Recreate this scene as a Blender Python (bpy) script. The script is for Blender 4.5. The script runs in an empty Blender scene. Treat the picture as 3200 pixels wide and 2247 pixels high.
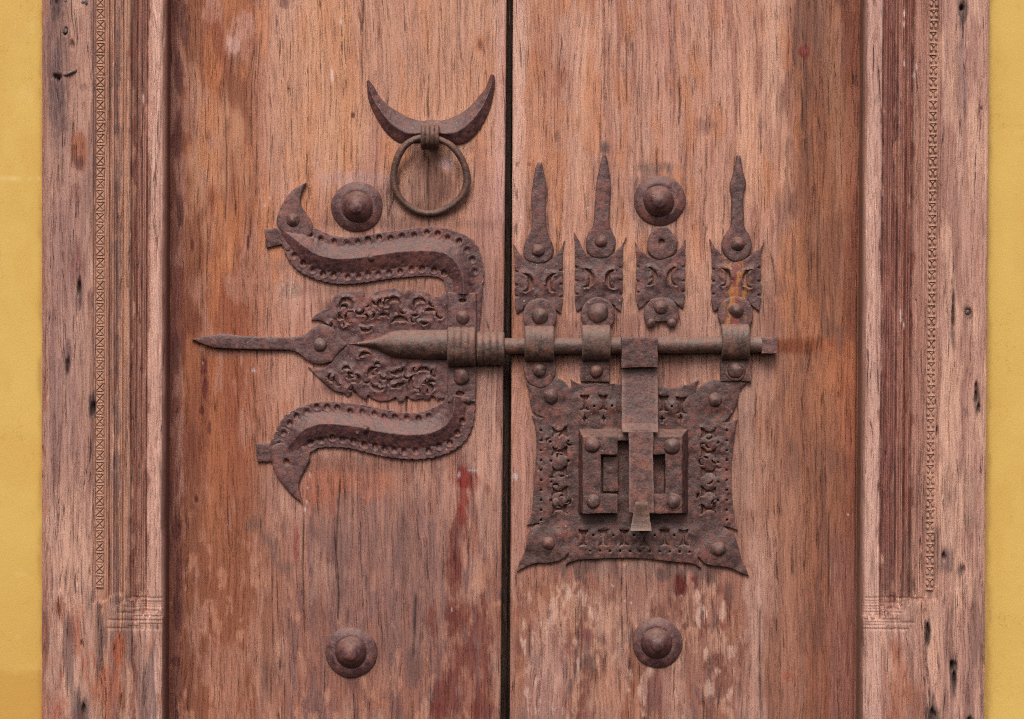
import bpy, bmesh, math, random
import numpy as np
from mathutils import Vector
from mathutils.geometry import delaunay_2d_cdt
from mathutils import noise as tnoise

random.seed(7)
scene = bpy.context.scene
C = scene.collection
S = 0.0005            # metres per drawing unit (half a millimetre)
Z0 = 1.12             # height of the picture's centre above the ground
CX, CY = 1600.0, 1123.5
DIST = 4.0

# ------------------------------------------------------------------ camera
cam_data = bpy.data.cameras.new('camera')
cam = bpy.data.objects.new('camera', cam_data)
C.objects.link(cam)
cam.location = (0, -DIST, Z0)
cam.rotation_euler = (math.radians(90), 0, 0)
cam_data.sensor_fit = 'HORIZONTAL'
cam_data.sensor_width = 36.0
cam_data.lens = 36.0 * DIST / (3200 * S)
cam_data.clip_start = 0.05
cam_data.clip_end = 100
scene.camera = cam

# ------------------------------------------------------------------ light
SUN_EL, SUN_AZ = 44.0, -7.0      # degrees above the horizon, degrees left of straight ahead
world = bpy.data.worlds.new('World')
scene.world = world
world.use_nodes = True
wn = world.node_tree.nodes
wl = world.node_tree.links
wn.clear()
sky = wn.new('ShaderNodeTexSky')
sky.sky_type = 'NISHITA'
sky.sun_disc = False
sky.sun_elevation = math.radians(SUN_EL)
sky.sun_rotation = math.radians(180.0 - SUN_AZ)
sky.air_density = 0.7
sky.dust_density = 6.0
sky.ozone_density = 0.6
bg = wn.new('ShaderNodeBackground')
bg.inputs[1].default_value = 0.10
out = wn.new('ShaderNodeOutputWorld')
wl.new(sky.outputs[0], bg.inputs[0])
wl.new(bg.outputs[0], out.inputs[0])

sun_data = bpy.data.lights.new('sun', 'SUN')
sun_data.energy = 1.5
sun_data.angle = math.radians(24)
sun_data.color = (1.0, 0.955, 0.90)
sun = bpy.data.objects.new('sun', sun_data)
C.objects.link(sun)
el, az = math.radians(SUN_EL), math.radians(SUN_AZ)
sd = Vector((math.sin(az) * math.cos(el), -math.cos(az) * math.cos(el), math.sin(el)))
sun.rotation_euler = sd.to_track_quat('Z', 'Y').to_euler()
sun.location = sd * 5

vs = scene.view_settings
vs.view_transform = 'Standard'
vs.look = 'None'
vs.exposure = 0.27
vs.gamma = 1.0
vs.use_curve_mapping = False
scene.cycles.max_bounces = 6
scene.cycles.use_denoising = False
scene.cycles.sampling_pattern = 'BLUE_NOISE'
scene.cycles.diffuse_bounces = 3
scene.cycles.filter_width = 1.2

# ------------------------------------------------------------------ helpers
def W(x, y, h=0.0):
    """drawing units on the door's face -> metres; h is the height above the face"""
    return Vector(((x - CX) * S, -h * S, Z0 + (CY - y) * S))

def lin(c):
    r = []
    for v in c:
        v = v / 255.0
        r.append(v / 12.92 if v <= 0.04045 else ((v + 0.055) / 1.055) ** 2.4)
    return tuple(r)

def seg_cr(P, step):
    P = [np.array(p[:2], float) for p in P]
    if len(P) == 2:
        n = max(1, int(np.linalg.norm(P[1] - P[0]) / (step * 3)))
        return [P[0] + (P[1] - P[0]) * i / n for i in range(n)]
    E = [2 * P[0] - P[1]] + P + [2 * P[-1] - P[-2]]
    r = []
    for i in range(1, len(E) - 2):
        p0, p1, p2, p3 = E[i - 1:i + 3]
        n = max(2, int(np.linalg.norm(p2 - p1) / step))
        for k in range(n):
            t = k / n
            r.append(0.5 * ((2 * p1) + (p2 - p0) * t + (2 * p0 - 5 * p1 + 4 * p2 - p3) * t * t
                            + (-p0 + 3 * p1 - 3 * p2 + p3) * t ** 3))
    return r

def smooth(pts, step=5.0):
    """closed outline through pts; a third element marks a sharp corner"""
    n = len(pts)
    cor = [i for i, p in enumerate(pts) if len(p) > 2]
    if not cor:
        P = list(pts)
        q = [P[-1]] + P + [P[0], P[1]]
        E = [np.array(p[:2], float) for p in q]
        r = []
        for i in range(1, len(E) - 2):
            p0, p1, p2, p3 = E[i - 1:i + 3]
            m = max(2, int(np.linalg.norm(p2 - p1) / step))
            for k in range(m):
                t = k / m
                r.append(0.5 * ((2 * p1) + (p2 - p0) * t + (2 * p0 - 5 * p1 + 4 * p2 - p3) * t * t
                                + (-p0 + 3 * p1 - 3 * p2 + p3) * t ** 3))
        return r
    r = []
    for a, i in enumerate(cor):
        j = cor[(a + 1) % len(cor)]
        idx = [i]
        k = i
        while True:
            k = (k + 1) % n
            idx.append(k)
            if k == j:
                break
        r += seg_cr([pts[q] for q in idx], step)
    return r

def resample(pts, n):
    P = np.array(seg_cr(pts, 4.0) + [np.array(pts[-1][:2], float)])
    d = np.r_[0, np.cumsum(np.linalg.norm(np.diff(P, axis=0), axis=1))]
    t = np.linspace(0, d[-1], n)
    return np.stack([np.interp(t, d, P[:, 0]), np.interp(t, d, P[:, 1])], 1)

def hashn(ix, iy, seed):
    n = (ix.astype(np.int64) * 374761393 + iy.astype(np.int64) * 668265263 + seed * 1442695041) & 0xffffffff
    n = ((n ^ (n >> 13)) * 1274126177) & 0xffffffff
    n = (n ^ (n >> 16)) & 0xffffffff
    return n / 4294967295.0

def vnoise(x, y, seed):
    ix = np.floor(x); iy = np.floor(y)
    fx = x - ix; fy = y - iy
    fx = fx * fx * (3 - 2 * fx); fy = fy * fy * (3 - 2 * fy)
    a = hashn(ix, iy, seed); b = hashn(ix + 1, iy, seed)
    c = hashn(ix, iy + 1, seed); d = hashn(ix + 1, iy + 1, seed)
    return (a * (1 - fx) + b * fx) * (1 - fy) + (c * (1 - fx) + d * fx) * fy

def fbm(x, y, sx, sy, seed, octv=4):
    r = 0; a = 1.0; t = 0
    for o in range(octv):
        r = r + a * vnoise(x / sx * 2 ** o + 17.3 * o, y / sy * 2 ** o + 9.1 * o, seed + o * 31)
        t += a; a *= 0.55
    return r / t

def sstep(a, b, x):
    t = np.clip((x - a) / (b - a), 0, 1)
    return t * t * (3 - 2 * t)

origin_of = {}

def link(o, parent, origin):
    C.objects.link(o)
    origin_of[o.name] = Vector(origin)
    if parent is not None:
        o.parent = parent
        o.location = Vector(origin) - origin_of[parent.name]
    else:
        o.location = origin
    return o

def tag(o, label=None, cat=None, group=None, kind=None):
    if label: o['label'] = label
    if cat: o['category'] = cat
    if group: o['group'] = group
    if kind: o['kind'] = kind
    return o

def empty(name, origin, parent=None):
    o = bpy.data.objects.new(name, None)
    o.empty_display_size = 0.05
    return link(o, parent, origin)

def mesh_obj(name, verts, faces, mat, parent=None, origin=None, smooth_sh=True, sharp=None):
    """verts in metres (world)"""
    V = np.array([tuple(v) for v in verts], float)
    if origin is None:
        origin = (V.min(0) + V.max(0)) / 2
        origin = Vector((origin[0], V[:, 1].max(), origin[2]))
    V = V - np.array(tuple(origin))
    me = bpy.data.meshes.new(name)
    me.from_pydata(V.tolist(), [], faces)
    me.update()
    if smooth_sh:
        me.polygons.foreach_set('use_smooth', [True] * len(me.polygons))
        if sharp:
            me.set_sharp_from_angle(angle=math.radians(sharp))
    me.materials.append(mat)
    o = bpy.data.objects.new(name, me)
    return link(o, parent, origin)

def grid_obj(name, X, Y, H, mat, parent=None, origin=None, col=None, sharp=None):
    """X, Y, H 2-D arrays in drawing units"""
    nr, nc = X.shape
    V = np.empty((nr * nc, 3), np.float32)
    V[:, 0] = ((X - CX) * S).ravel()
    V[:, 1] = (-H * S).ravel()
    V[:, 2] = (Z0 + (CY - Y) * S).ravel()
    if origin is None:
        origin = Vector((float(V[:, 0].mean()), float(V[:, 1].max()), float(V[:, 2].min())))
    V -= np.array(tuple(origin), np.float32)
    me = bpy.data.meshes.new(name)
    i = np.arange(nr * nc).reshape(nr, nc)
    a, b, c, d = i[:-1, :-1], i[1:, :-1], i[1:, 1:], i[:-1, 1:]
    F = np.stack([a, b, c, d], -1).reshape(-1, 4)      # rows go down, columns go right: faces the viewer
    nf = len(F)
    me.vertices.add(nr * nc)
    me.vertices.foreach_set('co', V.ravel())
    me.loops.add(nf * 4)
    me.loops.foreach_set('vertex_index', F.ravel().astype(np.int32))
    me.polygons.add(nf)
    me.polygons.foreach_set('loop_start', np.arange(0, nf * 4, 4, dtype=np.int32))
    me.polygons.foreach_set('use_smooth', np.ones(nf, bool))
    me.update(calc_edges=True)
    me.validate()
    if sharp:
        me.set_sharp_from_angle(angle=math.radians(sharp))
    if col is not None:
        at = me.color_attributes.new('tone', 'FLOAT_COLOR', 'POINT')
        at.data.foreach_set('color', col.reshape(-1, 4).astype(np.float32).ravel())
    me.materials.append(mat)
    o = bpy.data.objects.new(name, me)
    return link(o, parent, origin)

def inside(poly, P):
    x, y = P[:, 0], P[:, 1]
    r = np.zeros(len(P), bool)
    q = np.roll(poly, -1, 0)
    for (x0, y0), (x1, y1) in zip(poly, q):
        if y0 == y1: continue
        c = ((y0 > y) != (y1 > y)) & (x < (x1 - x0) * (y - y0) / (y1 - y0) + x0)
        r ^= c
    return r

def plate(name, outline, h0, h1, mat, parent=None, holes=(), bevel=2.5, step=5.0, jit=0.5, res=1, origin=None, grid=13.0, dent=2.8, seed=None, rim=0.0, bumps=()):
    """forged plate with real thickness, worn edges, pierced holes and a hammered face"""
    seed = abs(hash((round(outline[0][0]), round(outline[0][1])))) % 997 if seed is None else seed
    rd = random.Random(seed)
    rings = [smooth(outline, step)] + [smooth(h, 3.0) for h in holes]
    rings = [np.array([(p[0] + rd.uniform(-jit, jit), p[1] + rd.uniform(-jit, jit)) for p in r]) for r in rings]
    pts = []; edges = []
    for r in rings:
        k = len(pts)
        pts += [Vector(p) for p in r]
        edges += [(k + i, k + (i + 1) % len(r)) for i in range(len(r))]
    lo, hi = rings[0].min(0), rings[0].max(0)
    gx, gy = np.meshgrid(np.arange(lo[0] + grid / 2, hi[0], grid), np.arange(lo[1] + grid / 2, hi[1], grid))
    gp = np.stack([gx.ravel(), gy.ravel()], 1)
    gp += np.array([[rd.uniform(-3, 3), rd.uniform(-3, 3)] for _ in range(len(gp))]).reshape(-1, 2)
    if len(gp):
        allr = np.concatenate(rings)
        d = np.array([np.min(np.hypot(allr[:, 0] - g[0], allr[:, 1] - g[1])) for g in gp])
        gp = gp[d > grid * 0.45]
        pts += [Vector(g) for g in gp]
    V, Ed, F, _, _, _ = delaunay_2d_cdt(pts, edges, [], 0, 1e-4, False)
    V = np.array([tuple(v) for v in V])
    F = np.array([f for f in F if len(f) == 3])
    cen = V[F].mean(1)
    keep = inside(rings[0], cen)
    for r in rings[1:]: keep &= ~inside(r, cen)
    F = F[keep]
    # wind so that the cap faces the viewer (y runs down in the drawing)
    t = V[F]
    ar = (t[:, 1, 0] - t[:, 0, 0]) * (t[:, 2, 1] - t[:, 0, 1]) - (t[:, 2, 0] - t[:, 0, 0]) * (t[:, 1, 1] - t[:, 0, 1])
    F = F[np.abs(ar) > 1e-6]; ar = ar[np.abs(ar) > 1e-6]
    F[ar > 0] = F[ar > 0][:, ::-1]
    ec = {}
    for f in F:
        for i in range(3):
            e = (int(f[i]), int(f[(i + 1) % 3])); ec[e] = 1
    bd = [e for e in ec if (e[1], e[0]) not in ec]
    nrm = np.zeros_like(V)
    for a_, b_ in bd:
        d = V[b_] - V[a_]
        L = np.hypot(*d)
        if L > 1e-9:
            n = np.array([-d[1], d[0]]) / L          # outward for this winding
            nrm[a_] += n; nrm[b_] += n
    ln = np.hypot(nrm[:, 0], nrm[:, 1])
    bset = ln > 1e-6
    nrm[bset] /= ln[bset][:, None]
    ctr = (lo + hi) / 2
    hn = (fbm(V[:, 0], V[:, 1], 34, 34, seed, 3) - 0.5) * 2 * dent
    if rim and len(rings) > 1:
        hr_ = np.concatenate(rings[1:])
        dm = np.array([np.min(np.hypot(hr_[:, 0] - v[0], hr_[:, 1] - v[1])) for v in V])
        hn += rim * 1.25 * np.exp(-((dm - 4.0) / 4.5) ** 2)
    for bx, by, rx, ry, am in bumps:
        hn += am * np.exp(-(((V[:, 0] - bx) / rx) ** 2 + ((V[:, 1] - by) / ry) ** 2) ** 1.5)
    rings3 = [(bevel, 0.0), (bevel * 0.35, bevel * 0.35), (0.0, bevel)]
    top = V - nrm * bevel * bset[:, None]
    verts = [(p[0], p[1], h1 + q) for p, q in zip(top, hn)]
    faces = [tuple(map(int, f)) for f in F]
    bid = sorted({v for e in bd for v in e})
    prev = {v: v for v in bid}
    for k, (ins, dep) in enumerate(rings3[1:] + [(0.0, None)]):
        cur = {}
        for v in bid:
            p = V[v] - nrm[v] * ins
            cur[v] = len(verts)
            verts.append((p[0], p[1], h0 if dep is None else h1 + hn[v] - dep))
        for a_, b_ in bd:
            faces.append((prev[b_], prev[a_], cur[a_], cur[b_]))
        prev = cur
    org = W(ctr[0], ctr[1], h0) if origin is None else origin
    return mesh_obj(name, [W(*v) for v in verts], faces, mat, parent, org, sharp=40)

def lathe_mesh(name, prof, mat, n=28, wob=0.02, seed=0):
    """prof: (r, h) pairs in drawing units, from the rim to the tip; the axis points at the viewer"""
    rnd = random.Random(seed)
    ph = [rnd.uniform(0, 6.28) for _ in range(4)]
    V = []; F = []
    for r, h in prof:
        for k in range(n):
            a = 2 * math.pi * k / n
            q = 1 + wob * (math.sin(2 * a + ph[0]) + 0.7 * math.sin(3 * a + ph[1]) + 0.5 * math.sin(5 * a + ph[2]))
            V.append((r * q * math.cos(a) * S, -h * S, r * q * math.sin(a) * S))
    for i in range(len(prof) - 1):
        for k in range(n):
            a, b = i * n + k, i * n + (k + 1) % n
            F.append((a, b, b + n, a + n))
    t = len(V)
    r, h = prof[-1]
    V = [(x * (1 + wob * 1.2 * math.sin(y * 90 + ph[3])), y + S * 55 * wob * math.sin(x / S * 0.11 + ph[0]) * math.sin(z / S * 0.13 + ph[1]), z) for x, y, z in V]
    V.append((0, -(h + r * 0.25) * S, 0))
    for k in range(n):
        F.append(((len(prof) - 1) * n + k, (len(prof) - 1) * n + (k + 1) % n, t))
    me = bpy.data.meshes.new(name)
    me.from_pydata(V, [], F)
    bm = bmesh.new(); bm.from_mesh(me)
    bmesh.ops.recalc_face_normals(bm, faces=bm.faces)
    bm.to_mesh(me); bm.free()
    me.polygons.foreach_set('use_smooth', [True] * len(me.polygons))
    me.set_sharp_from_angle(angle=math.radians(50))
    me.materials.append(mat)
    return me

def sweep(name, A, R, B, mat, parent, edge, ridge, nu, nv, prof, taper=None, holes=(), scallop=0, nsc=0, sharp=None, hr=6.2, origin=None):
    """band between edges A (upper) and B (lower) with a raised line R between them"""
    a, r, b = resample(A, nu), resample(R, nu), resample(B, nu)
    if scallop:
        u = np.linspace(0, 1, nu)
        s = scallop * (np.abs(np.sin(math.pi * u * nsc)) ** 0.6 - 0.5)
        da = a - r; da /= np.linalg.norm(da, axis=1)[:, None]
        db = b - r; db /= np.linalg.norm(db, axis=1)[:, None]
        a = a + da * s[:, None]; b = b + db * s[:, None]
    m = nv // 2
    v = np.r_[np.linspace(0, 1, m), 1 + np.linspace(0, 1, m)[1:]]
    P = np.zeros((len(v) + 4, nu, 2)); H = np.zeros((len(v) + 4, nu))
    tp = np.ones(nu) if taper is None else taper(np.linspace(0, 1, nu))
    for i, q in enumerate(v):
        if q <= 1:
            p = a * (1 - q) + r * q; t = q; side = 0
        else:
            p = r * (2 - q) + b * (q - 1); t = 2 - q; side = 1
        P[i + 2] = p
        H[i + 2] = edge + (ridge - edge) * prof(t, side) * tp
    P[0] = P[1] = P[2]; P[-1] = P[-2] = P[-3]
    dn = (P[2] - P[3]); dn /= np.maximum(1e-6, np.linalg.norm(dn, axis=1))[:, None]
    P[1] += dn * 1.2; P[0] += dn * 1.6
    dn = (P[-3] - P[-4]); dn /= np.maximum(1e-6, np.linalg.norm(dn, axis=1))[:, None]
    P[-2] += dn * 1.2; P[-1] += dn * 1.6
    H[1] = np.minimum(H[2], edge) - 2.0; H[-2] = np.minimum(H[-3], edge) - 2.0
    H[0] = -3; H[-1] = -3
    X, Y = P[..., 0], P[..., 1]
    body = np.ones_like(H, bool); body[[0, 1, -1, -2]] = False
    H += body * (fbm(X, Y, 30, 30, 5, 3) - 0.5) * 3.0
    rr = random.Random(3)
    for hx, hy in holes:
        d = np.hypot(X - hx, Y - hy)
        q = hr * rr.uniform(0.75, 1.2)
        H -= body * 2.4 * np.exp(-(d / 11.0) ** 2)
        H += body * 1.6 * np.exp(-((d - 13.0) / 2.6) ** 2)
        deep = -2.0 if rr.random() < 0.75 else edge * 0.45
        k = sstep(q + 1.2, q - 1.2, d)
        H = np.where(body, H * (1 - k) + deep * k, H)
    return grid_obj(name, X, Y, H, mat, parent, origin, sharp=sharp)

# ------------------------------------------------------------------ materials
class NT:
    def __init__(self, name):
        self.mat = bpy.data.materials.new(name)
        self.mat.use_nodes = True
        self.t = self.mat.node_tree
        self.n = self.t.nodes
        self.l = self.t.links
        self.n.clear()
        self.out = self.n.new('ShaderNodeOutputMaterial')
        self.b = self.n.new('ShaderNodeBsdfPrincipled')
        self.l.new(self.b.outputs[0], self.out.inputs[0])
    def put(self, sock, v):
        if hasattr(v, 'is_output'): self.l.new(v, sock)
        elif isinstance(v, (tuple, list)) and len(v) == 3 and sock.type == 'RGBA': sock.default_value = (*v, 1)
        else: sock.default_value = v
    def math(self, op, a, b=0.0, c=0.0, clamp=False):
        m = self.n.new('ShaderNodeMath'); m.operation = op; m.use_clamp = clamp
        self.put(m.inputs[0], a); self.put(m.inputs[1], b); self.put(m.inputs[2], c)
        return m.outputs[0]
    def vmath(self, op, a, b=None, scale=None):
        m = self.n.new('ShaderNodeVectorMath'); m.operation = op
        self.put(m.inputs[0], a)
        if b is not None: self.put(m.inputs[1], b)
        if scale is not None: self.put(m.inputs[3], scale)
        return m.outputs[0]
    def noise(self, vec, sc, detail=3, rough=0.55, dist=0.0):
        m = self.vmath('MULTIPLY', vec, sc)
        t = self.n.new('ShaderNodeTexNoise')
        self.put(t.inputs['Vector'], m)
        t.inputs['Scale'].default_value = 1.0
        t.inputs['Detail'].default_value = detail
        t.inputs['Roughness'].default_value = rough
        t.inputs['Distortion'].default_value = dist
        return t.outputs[0]
    def ss(self, v, a, b, lo=0.0, hi=1.0):
        m = self.n.new('ShaderNodeMapRange'); m.interpolation_type = 'SMOOTHSTEP'
        self.put(m.inputs[0], v)
        m.inputs[1].default_value = a; m.inputs[2].default_value = b
        m.inputs[3].default_value = lo; m.inputs[4].default_value = hi
        return m.outputs[0]
    def lr(self, v, a, b, lo, hi):
        m = self.n.new('ShaderNodeMapRange'); m.clamp = True
        self.put(m.inputs[0], v)
        m.inputs[1].default_value = a; m.inputs[2].default_value = b
        m.inputs[3].default_value = lo; m.inputs[4].default_value = hi
        return m.outputs[0]
    def mix(self, f, a, b, mode='MIX'):
        m = self.n.new('ShaderNodeMix'); m.data_type = 'RGBA'; m.blend_type = mode
        self.put(m.inputs[0], f); self.put(m.inputs[6], a); self.put(m.inputs[7], b)
        return m.outputs[2]
    def coord(self, rand=True):
        tc = self.n.new('ShaderNodeTexCoord')
        v = self.vmath('SCALE', tc.outputs['Object'], scale=1.0 / S)
        if rand:
            oi = self.n.new('ShaderNodeObjectInfo')
            k = self.math('MULTIPLY', oi.outputs['Random'], 5000.0)
            v = self.vmath('ADD', v, k)
        return v
    def bump(self, h, strength, dist):
        m = self.n.new('ShaderNodeBump')
        m.inputs['Strength'].default_value = strength
        m.inputs['Distance'].default_value = dist
        self.put(m.inputs['Height'], h)
        self.l.new(m.outputs[0], self.b.inputs['Normal'])

def wood_material(name, fleck=1.0, check=1.0, tone=None):
    t = NT(name)
    p = t.coord(rand=False)
    wv = t.noise(p, (1 / 240, 1 / 240, 1 / 620), 2)
    wv2 = t.noise(p, (1 / 50, 1 / 50, 1 / 190), 2)
    off = t.math('ADD', t.lr(wv, 0, 1, -34, 34), t.lr(wv2, 0, 1, -8, 8))
    cx = t.n.new('ShaderNodeCombineXYZ'); t.put(cx.inputs[0], off)
    q = t.vmath('ADD', p, cx.outputs[0])
    fibre = t.noise(q, (1 / 2.6, 1 / 20, 1 / 240), 3, 0.7)
    streak = t.noise(q, (1 / 12, 1 / 30, 1 / 420), 4, 0.68)
    fl = t.noise(q, (1 / 3.8, 1 / 20, 1 / 70), 4, 0.68)
    fl2 = t.noise(t.vmath('ADD', q, (311.0, 7.0, 91.0)), (1 / 3.4, 1 / 20, 1 / 90), 4, 0.68)
    zone = t.noise(p, (1 / 120, 1 / 120, 1 / 330), 3, 0.6)
    mott = t.noise(q, (1 / 14, 1 / 15, 1 / 90), 5, 0.72)
    fine = t.noise(p, (1 / 2.4, 1 / 3, 1 / 4.0), 2)
    if tone is None:
        at = t.n.new('ShaderNodeAttribute'); at.attribute_name = 'tone'
        base = at.outputs['Color']; gl = at.outputs['Alpha']
    else:
        base = tone; gl = 0.2
    def gray(v):
        c = t.n.new('ShaderNodeCombineColor')
        for i in range(3): t.put(c.inputs[i], v)
        return c.outputs[0]
    k = t.math('MULTIPLY', t.lr(streak, 0.28, 0.72, 0.86, 1.14), t.lr(fibre, 0.28, 0.72, 0.87, 1.12))
    k = t.math('MULTIPLY', k, t.lr(fine, 0.25, 0.75, 0.84, 1.16))
    c = t.mix(1.0, base, gray(k), 'MULTIPLY')
    # redder late wood in the streaks
    c = t.mix(t.math('MULTIPLY', t.ss(streak, 0.52, 0.34), 0.42), c, t.mix(1.0, c, (0.80, 0.62, 0.56), 'MULTIPLY'))
    # greyed dirt worked into the grain
    dm = t.math('MULTIPLY', t.ss(mott, 0.52, 0.66), t.lr(zone, 0.38, 0.62, 0.34 * fleck, 0.08 * fleck))
    c = t.mix(dm, c, t.mix(0.45, t.mix(1.0, c, (0.55, 0.50, 0.54), 'MULTIPLY'), lin((104, 78, 74))))
    # pale bloom where the surface has dried out
    pale = t.math('MULTIPLY', t.ss(fl2, 0.54, 0.70), t.lr(zone, 0.40, 0.62, 0.08, 0.38))
    pale = t.math('MULTIPLY', pale, t.math('SUBTRACT', 1.15, gl))
    c = t.mix(pale, c, lin((196, 150, 124)))
    # open pores filled with dirt
    pore = t.math('MULTIPLY', t.ss(fl, 0.54, 0.68), t.lr(zone, 0.42, 0.58, 0.28 * fleck, 0.07 * fleck))
    c = t.mix(pore, c, t.mix(1.0, c, (0.40, 0.33, 0.34), 'MULTIPLY'))
    # drying checks: long hairline cracks
    ck = t.noise(q, (1 / 24, 1 / 60, 1 / 1100), 3, 0.5)
    ln = t.math('ABSOLUTE', t.math('SUBTRACT', ck, 0.5))
    line = t.ss(ln, 0.011, 0.002)
    where = t.ss(mott, 0.44, 0.58)
    line = t.math('MULTIPLY', t.math('MULTIPLY', line, where), 0.8 * check)
    c = t.mix(line, c, t.mix(1.0, c, (0.22, 0.17, 0.17), 'MULTIPLY'))
    t.put(t.b.inputs['Base Color'], c)
    rg = t.math('SUBTRACT', t.lr(streak, 0.3, 0.7, 0.60, 0.78), t.math('MULTIPLY', gl, 0.22))
    t.put(t.b.inputs['Roughness'], rg)
    t.b.inputs['Specular IOR Level'].default_value = 0.38
    hgt = t.math('ADD', t.math('MULTIPLY', t.math('ADD', streak, fibre), 0.6), t.math('MULTIPLY', t.ss(fl, 0.50, 0.70), -0.7))
    hgt = t.math('ADD', hgt, t.math('MULTIPLY', line, -1.6))
    hgt = t.math('ADD', hgt, t.math('MULTIPLY', fine, 0.3))
    t.bump(hgt, 0.75, 0.0013)
    return t.mat

def iron_material(name, dark=(70, 46, 49), mid=(106, 72, 71), rust=(124, 66, 55), rust_amt=0.42, dust=0.40, paint=False, worn=False):
    t = NT(name)
    p = t.coord()
    big = t.noise(p, (1 / 75,) * 3, 3)
    med = t.noise(p, (1 / 17,) * 3, 4, 0.62)
    fine = t.noise(p, (1 / 4.2,) * 3, 3, 0.65)
    c = t.mix(t.ss(t.math('ADD', t.math('MULTIPLY', med, 0.7), t.math('MULTIPLY', fine, 0.3)), 0.36, 0.62), lin(dark), lin(mid))
    r = t.math('MULTIPLY', t.ss(t.math('ADD', t.math('MULTIPLY', med, 0.6), t.math('MULTIPLY', big, 0.4)), 0.515, 0.585), rust_amt)
    c = t.mix(r, c, lin(rust))
    rf = t.math('MULTIPLY', t.ss(fine, 0.58, 0.70), 0.34 * rust_amt + 0.06)
    c = t.mix(rf, c, lin((142, 84, 66)))
    c = t.mix(t.math('MULTIPLY', t.ss(fine, 0.48, 0.32), 0.5), c, lin((48, 33, 35)))
    gv = t.lr(big, 0.3, 0.7, 0.72, 1.16)
    gc = t.n.new('ShaderNodeCombineColor')
    for i_ in range(3): t.put(gc.inputs[i_], gv)
    c = t.mix(1.0, c, gc.outputs[0], 'MULTIPLY')
    if paint:
        # remains of orange and red paint down the middle of the strap
        sx = t.n.new('ShaderNodeSeparateXYZ')
        tc = t.n.new('ShaderNodeTexCoord')
        t.put(sx.inputs[0], t.vmath('SCALE', tc.outputs['Object'], scale=1.0 / S))
        ax = t.math('ABSOLUTE', sx.outputs[0])
        pn = t.noise(p, (1 / 20, 1 / 20, 1 / 42), 3, 0.6)
        m1 = t.math('MULTIPLY', t.ss(ax, 52, 14), t.ss(pn, 0.47, 0.55))
        c = t.mix(t.math('MULTIPLY', m1, 0.85), c, lin((166, 108, 45)))
        m2 = t.math('MULTIPLY', t.ss(ax, 16, 6), t.ss(t.noise(p, (1 / 14, 1 / 14, 1 / 60), 2), 0.38, 0.5))
        c = t.mix(t.math('MULTIPLY', m2, 0.8), c, lin((132, 60, 50)))
    # bare worn edges
    pt = t.n.new('ShaderNodeNewGeometry')
    c = t.mix(t.math('MULTIPLY', t.ss(pt.outputs['Pointiness'], 0.515, 0.58), 0.35), c, lin((146, 118, 108)))
    # dust lying on whatever faces upwards
    ge = t.n.new('ShaderNodeNewGeometry')
    sn = t.n.new('ShaderNodeSeparateXYZ'); t.put(sn.inputs[0], ge.outputs['Normal'])
    up = t.ss(sn.outputs[2], 0.15, 0.95)
    dn = t.math('MULTIPLY', t.math('MULTIPLY', up, t.lr(med, 0.3, 0.7, 0.75, 1.15)), dust * 1.2, clamp=True)
    film = t.math('MULTIPLY', t.ss(big, 0.48, 0.70), 0.12 * dust)
    dn = t.math('MAXIMUM', dn, film)
    c = t.mix(dn, c, lin((152, 122, 110)))
    # tiny chips of old whitewash
    sp = t.math('MULTIPLY', t.ss(t.noise(p, (1 / 6.5,) * 3, 1), 0.73, 0.78), 0.55)
    c = t.mix(sp, c, lin((196, 172, 156)))
    t.put(t.b.inputs['Base Color'], c)
    t.put(t.b.inputs['Roughness'], t.lr(med, 0.3, 0.7, 0.40, 0.64))
    t.b.inputs['Specular IOR Level'].default_value = 0.5
    t.b.inputs['Metallic'].default_value = 0.05
    h = t.math('ADD', t.math('MULTIPLY', med, 1.0), t.math('MULTIPLY', fine, 0.32))
    h = t.math('ADD', h, t.math('MULTIPLY', big, 0.8))
    t.bump(h, 0.8, 0.0018)
    return t.mat

def wall_material():
    t = NT('yellow_plaster')
    p = t.coord(rand=False)
    at = t.n.new('ShaderNodeAttribute'); at.attribute_name = 'tone'
    n1 = t.noise(p, (1 / 260,) * 3, 4)
    n2 = t.noise(p, (1 / 40,) * 3, 3)
    n3 = t.noise(p, (1 / 5,) * 3, 3)
    c = t.mix(t.math('MULTIPLY', t.ss(n1, 0.35, 0.7), 0.35), at.outputs['Color'], lin((196, 157, 80)))
    c = t.mix(t.math('MULTIPLY', t.ss(n2, 0.62, 0.78), 0.22), c, lin((212, 180, 110)))
    sc = t.noise(p, (1 / 9, 1 / 9, 1 / 22), 2)
    c = t.mix(t.math('MULTIPLY', t.math('MULTIPLY', t.ss(sc, 0.69, 0.76), t.ss(n1, 0.5, 0.6)), 0.5), c, lin((222, 198, 146)))
    ck = t.noise(p, (1 / 150,) * 3, 5, 0.6)
    hl = t.math('MULTIPLY', t.ss(t.math('ABSOLUTE', t.math('SUBTRACT', ck, 0.52)), 0.0035, 0.0008), t.ss(n1, 0.46, 0.58))
    c = t.mix(t.math('MULTIPLY', hl, 0.45), c, lin((150, 112, 56)))
    c = t.mix(t.math('MULTIPLY', t.ss(n3, 0.55, 0.72), 0.22), c, lin((176, 138, 66)))
    t.put(t.b.inputs['Base Color'], c)
    t.b.inputs['Roughness'].default_value = 0.72
    t.b.inputs['Specular IOR Level'].default_value = 0.3
    t.bump(t.math('ADD', t.math('MULTIPLY', n3, 0.4), t.math('MULTIPLY', n2, 1.0)), 0.35, 0.0012)
    return t.mat

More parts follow.
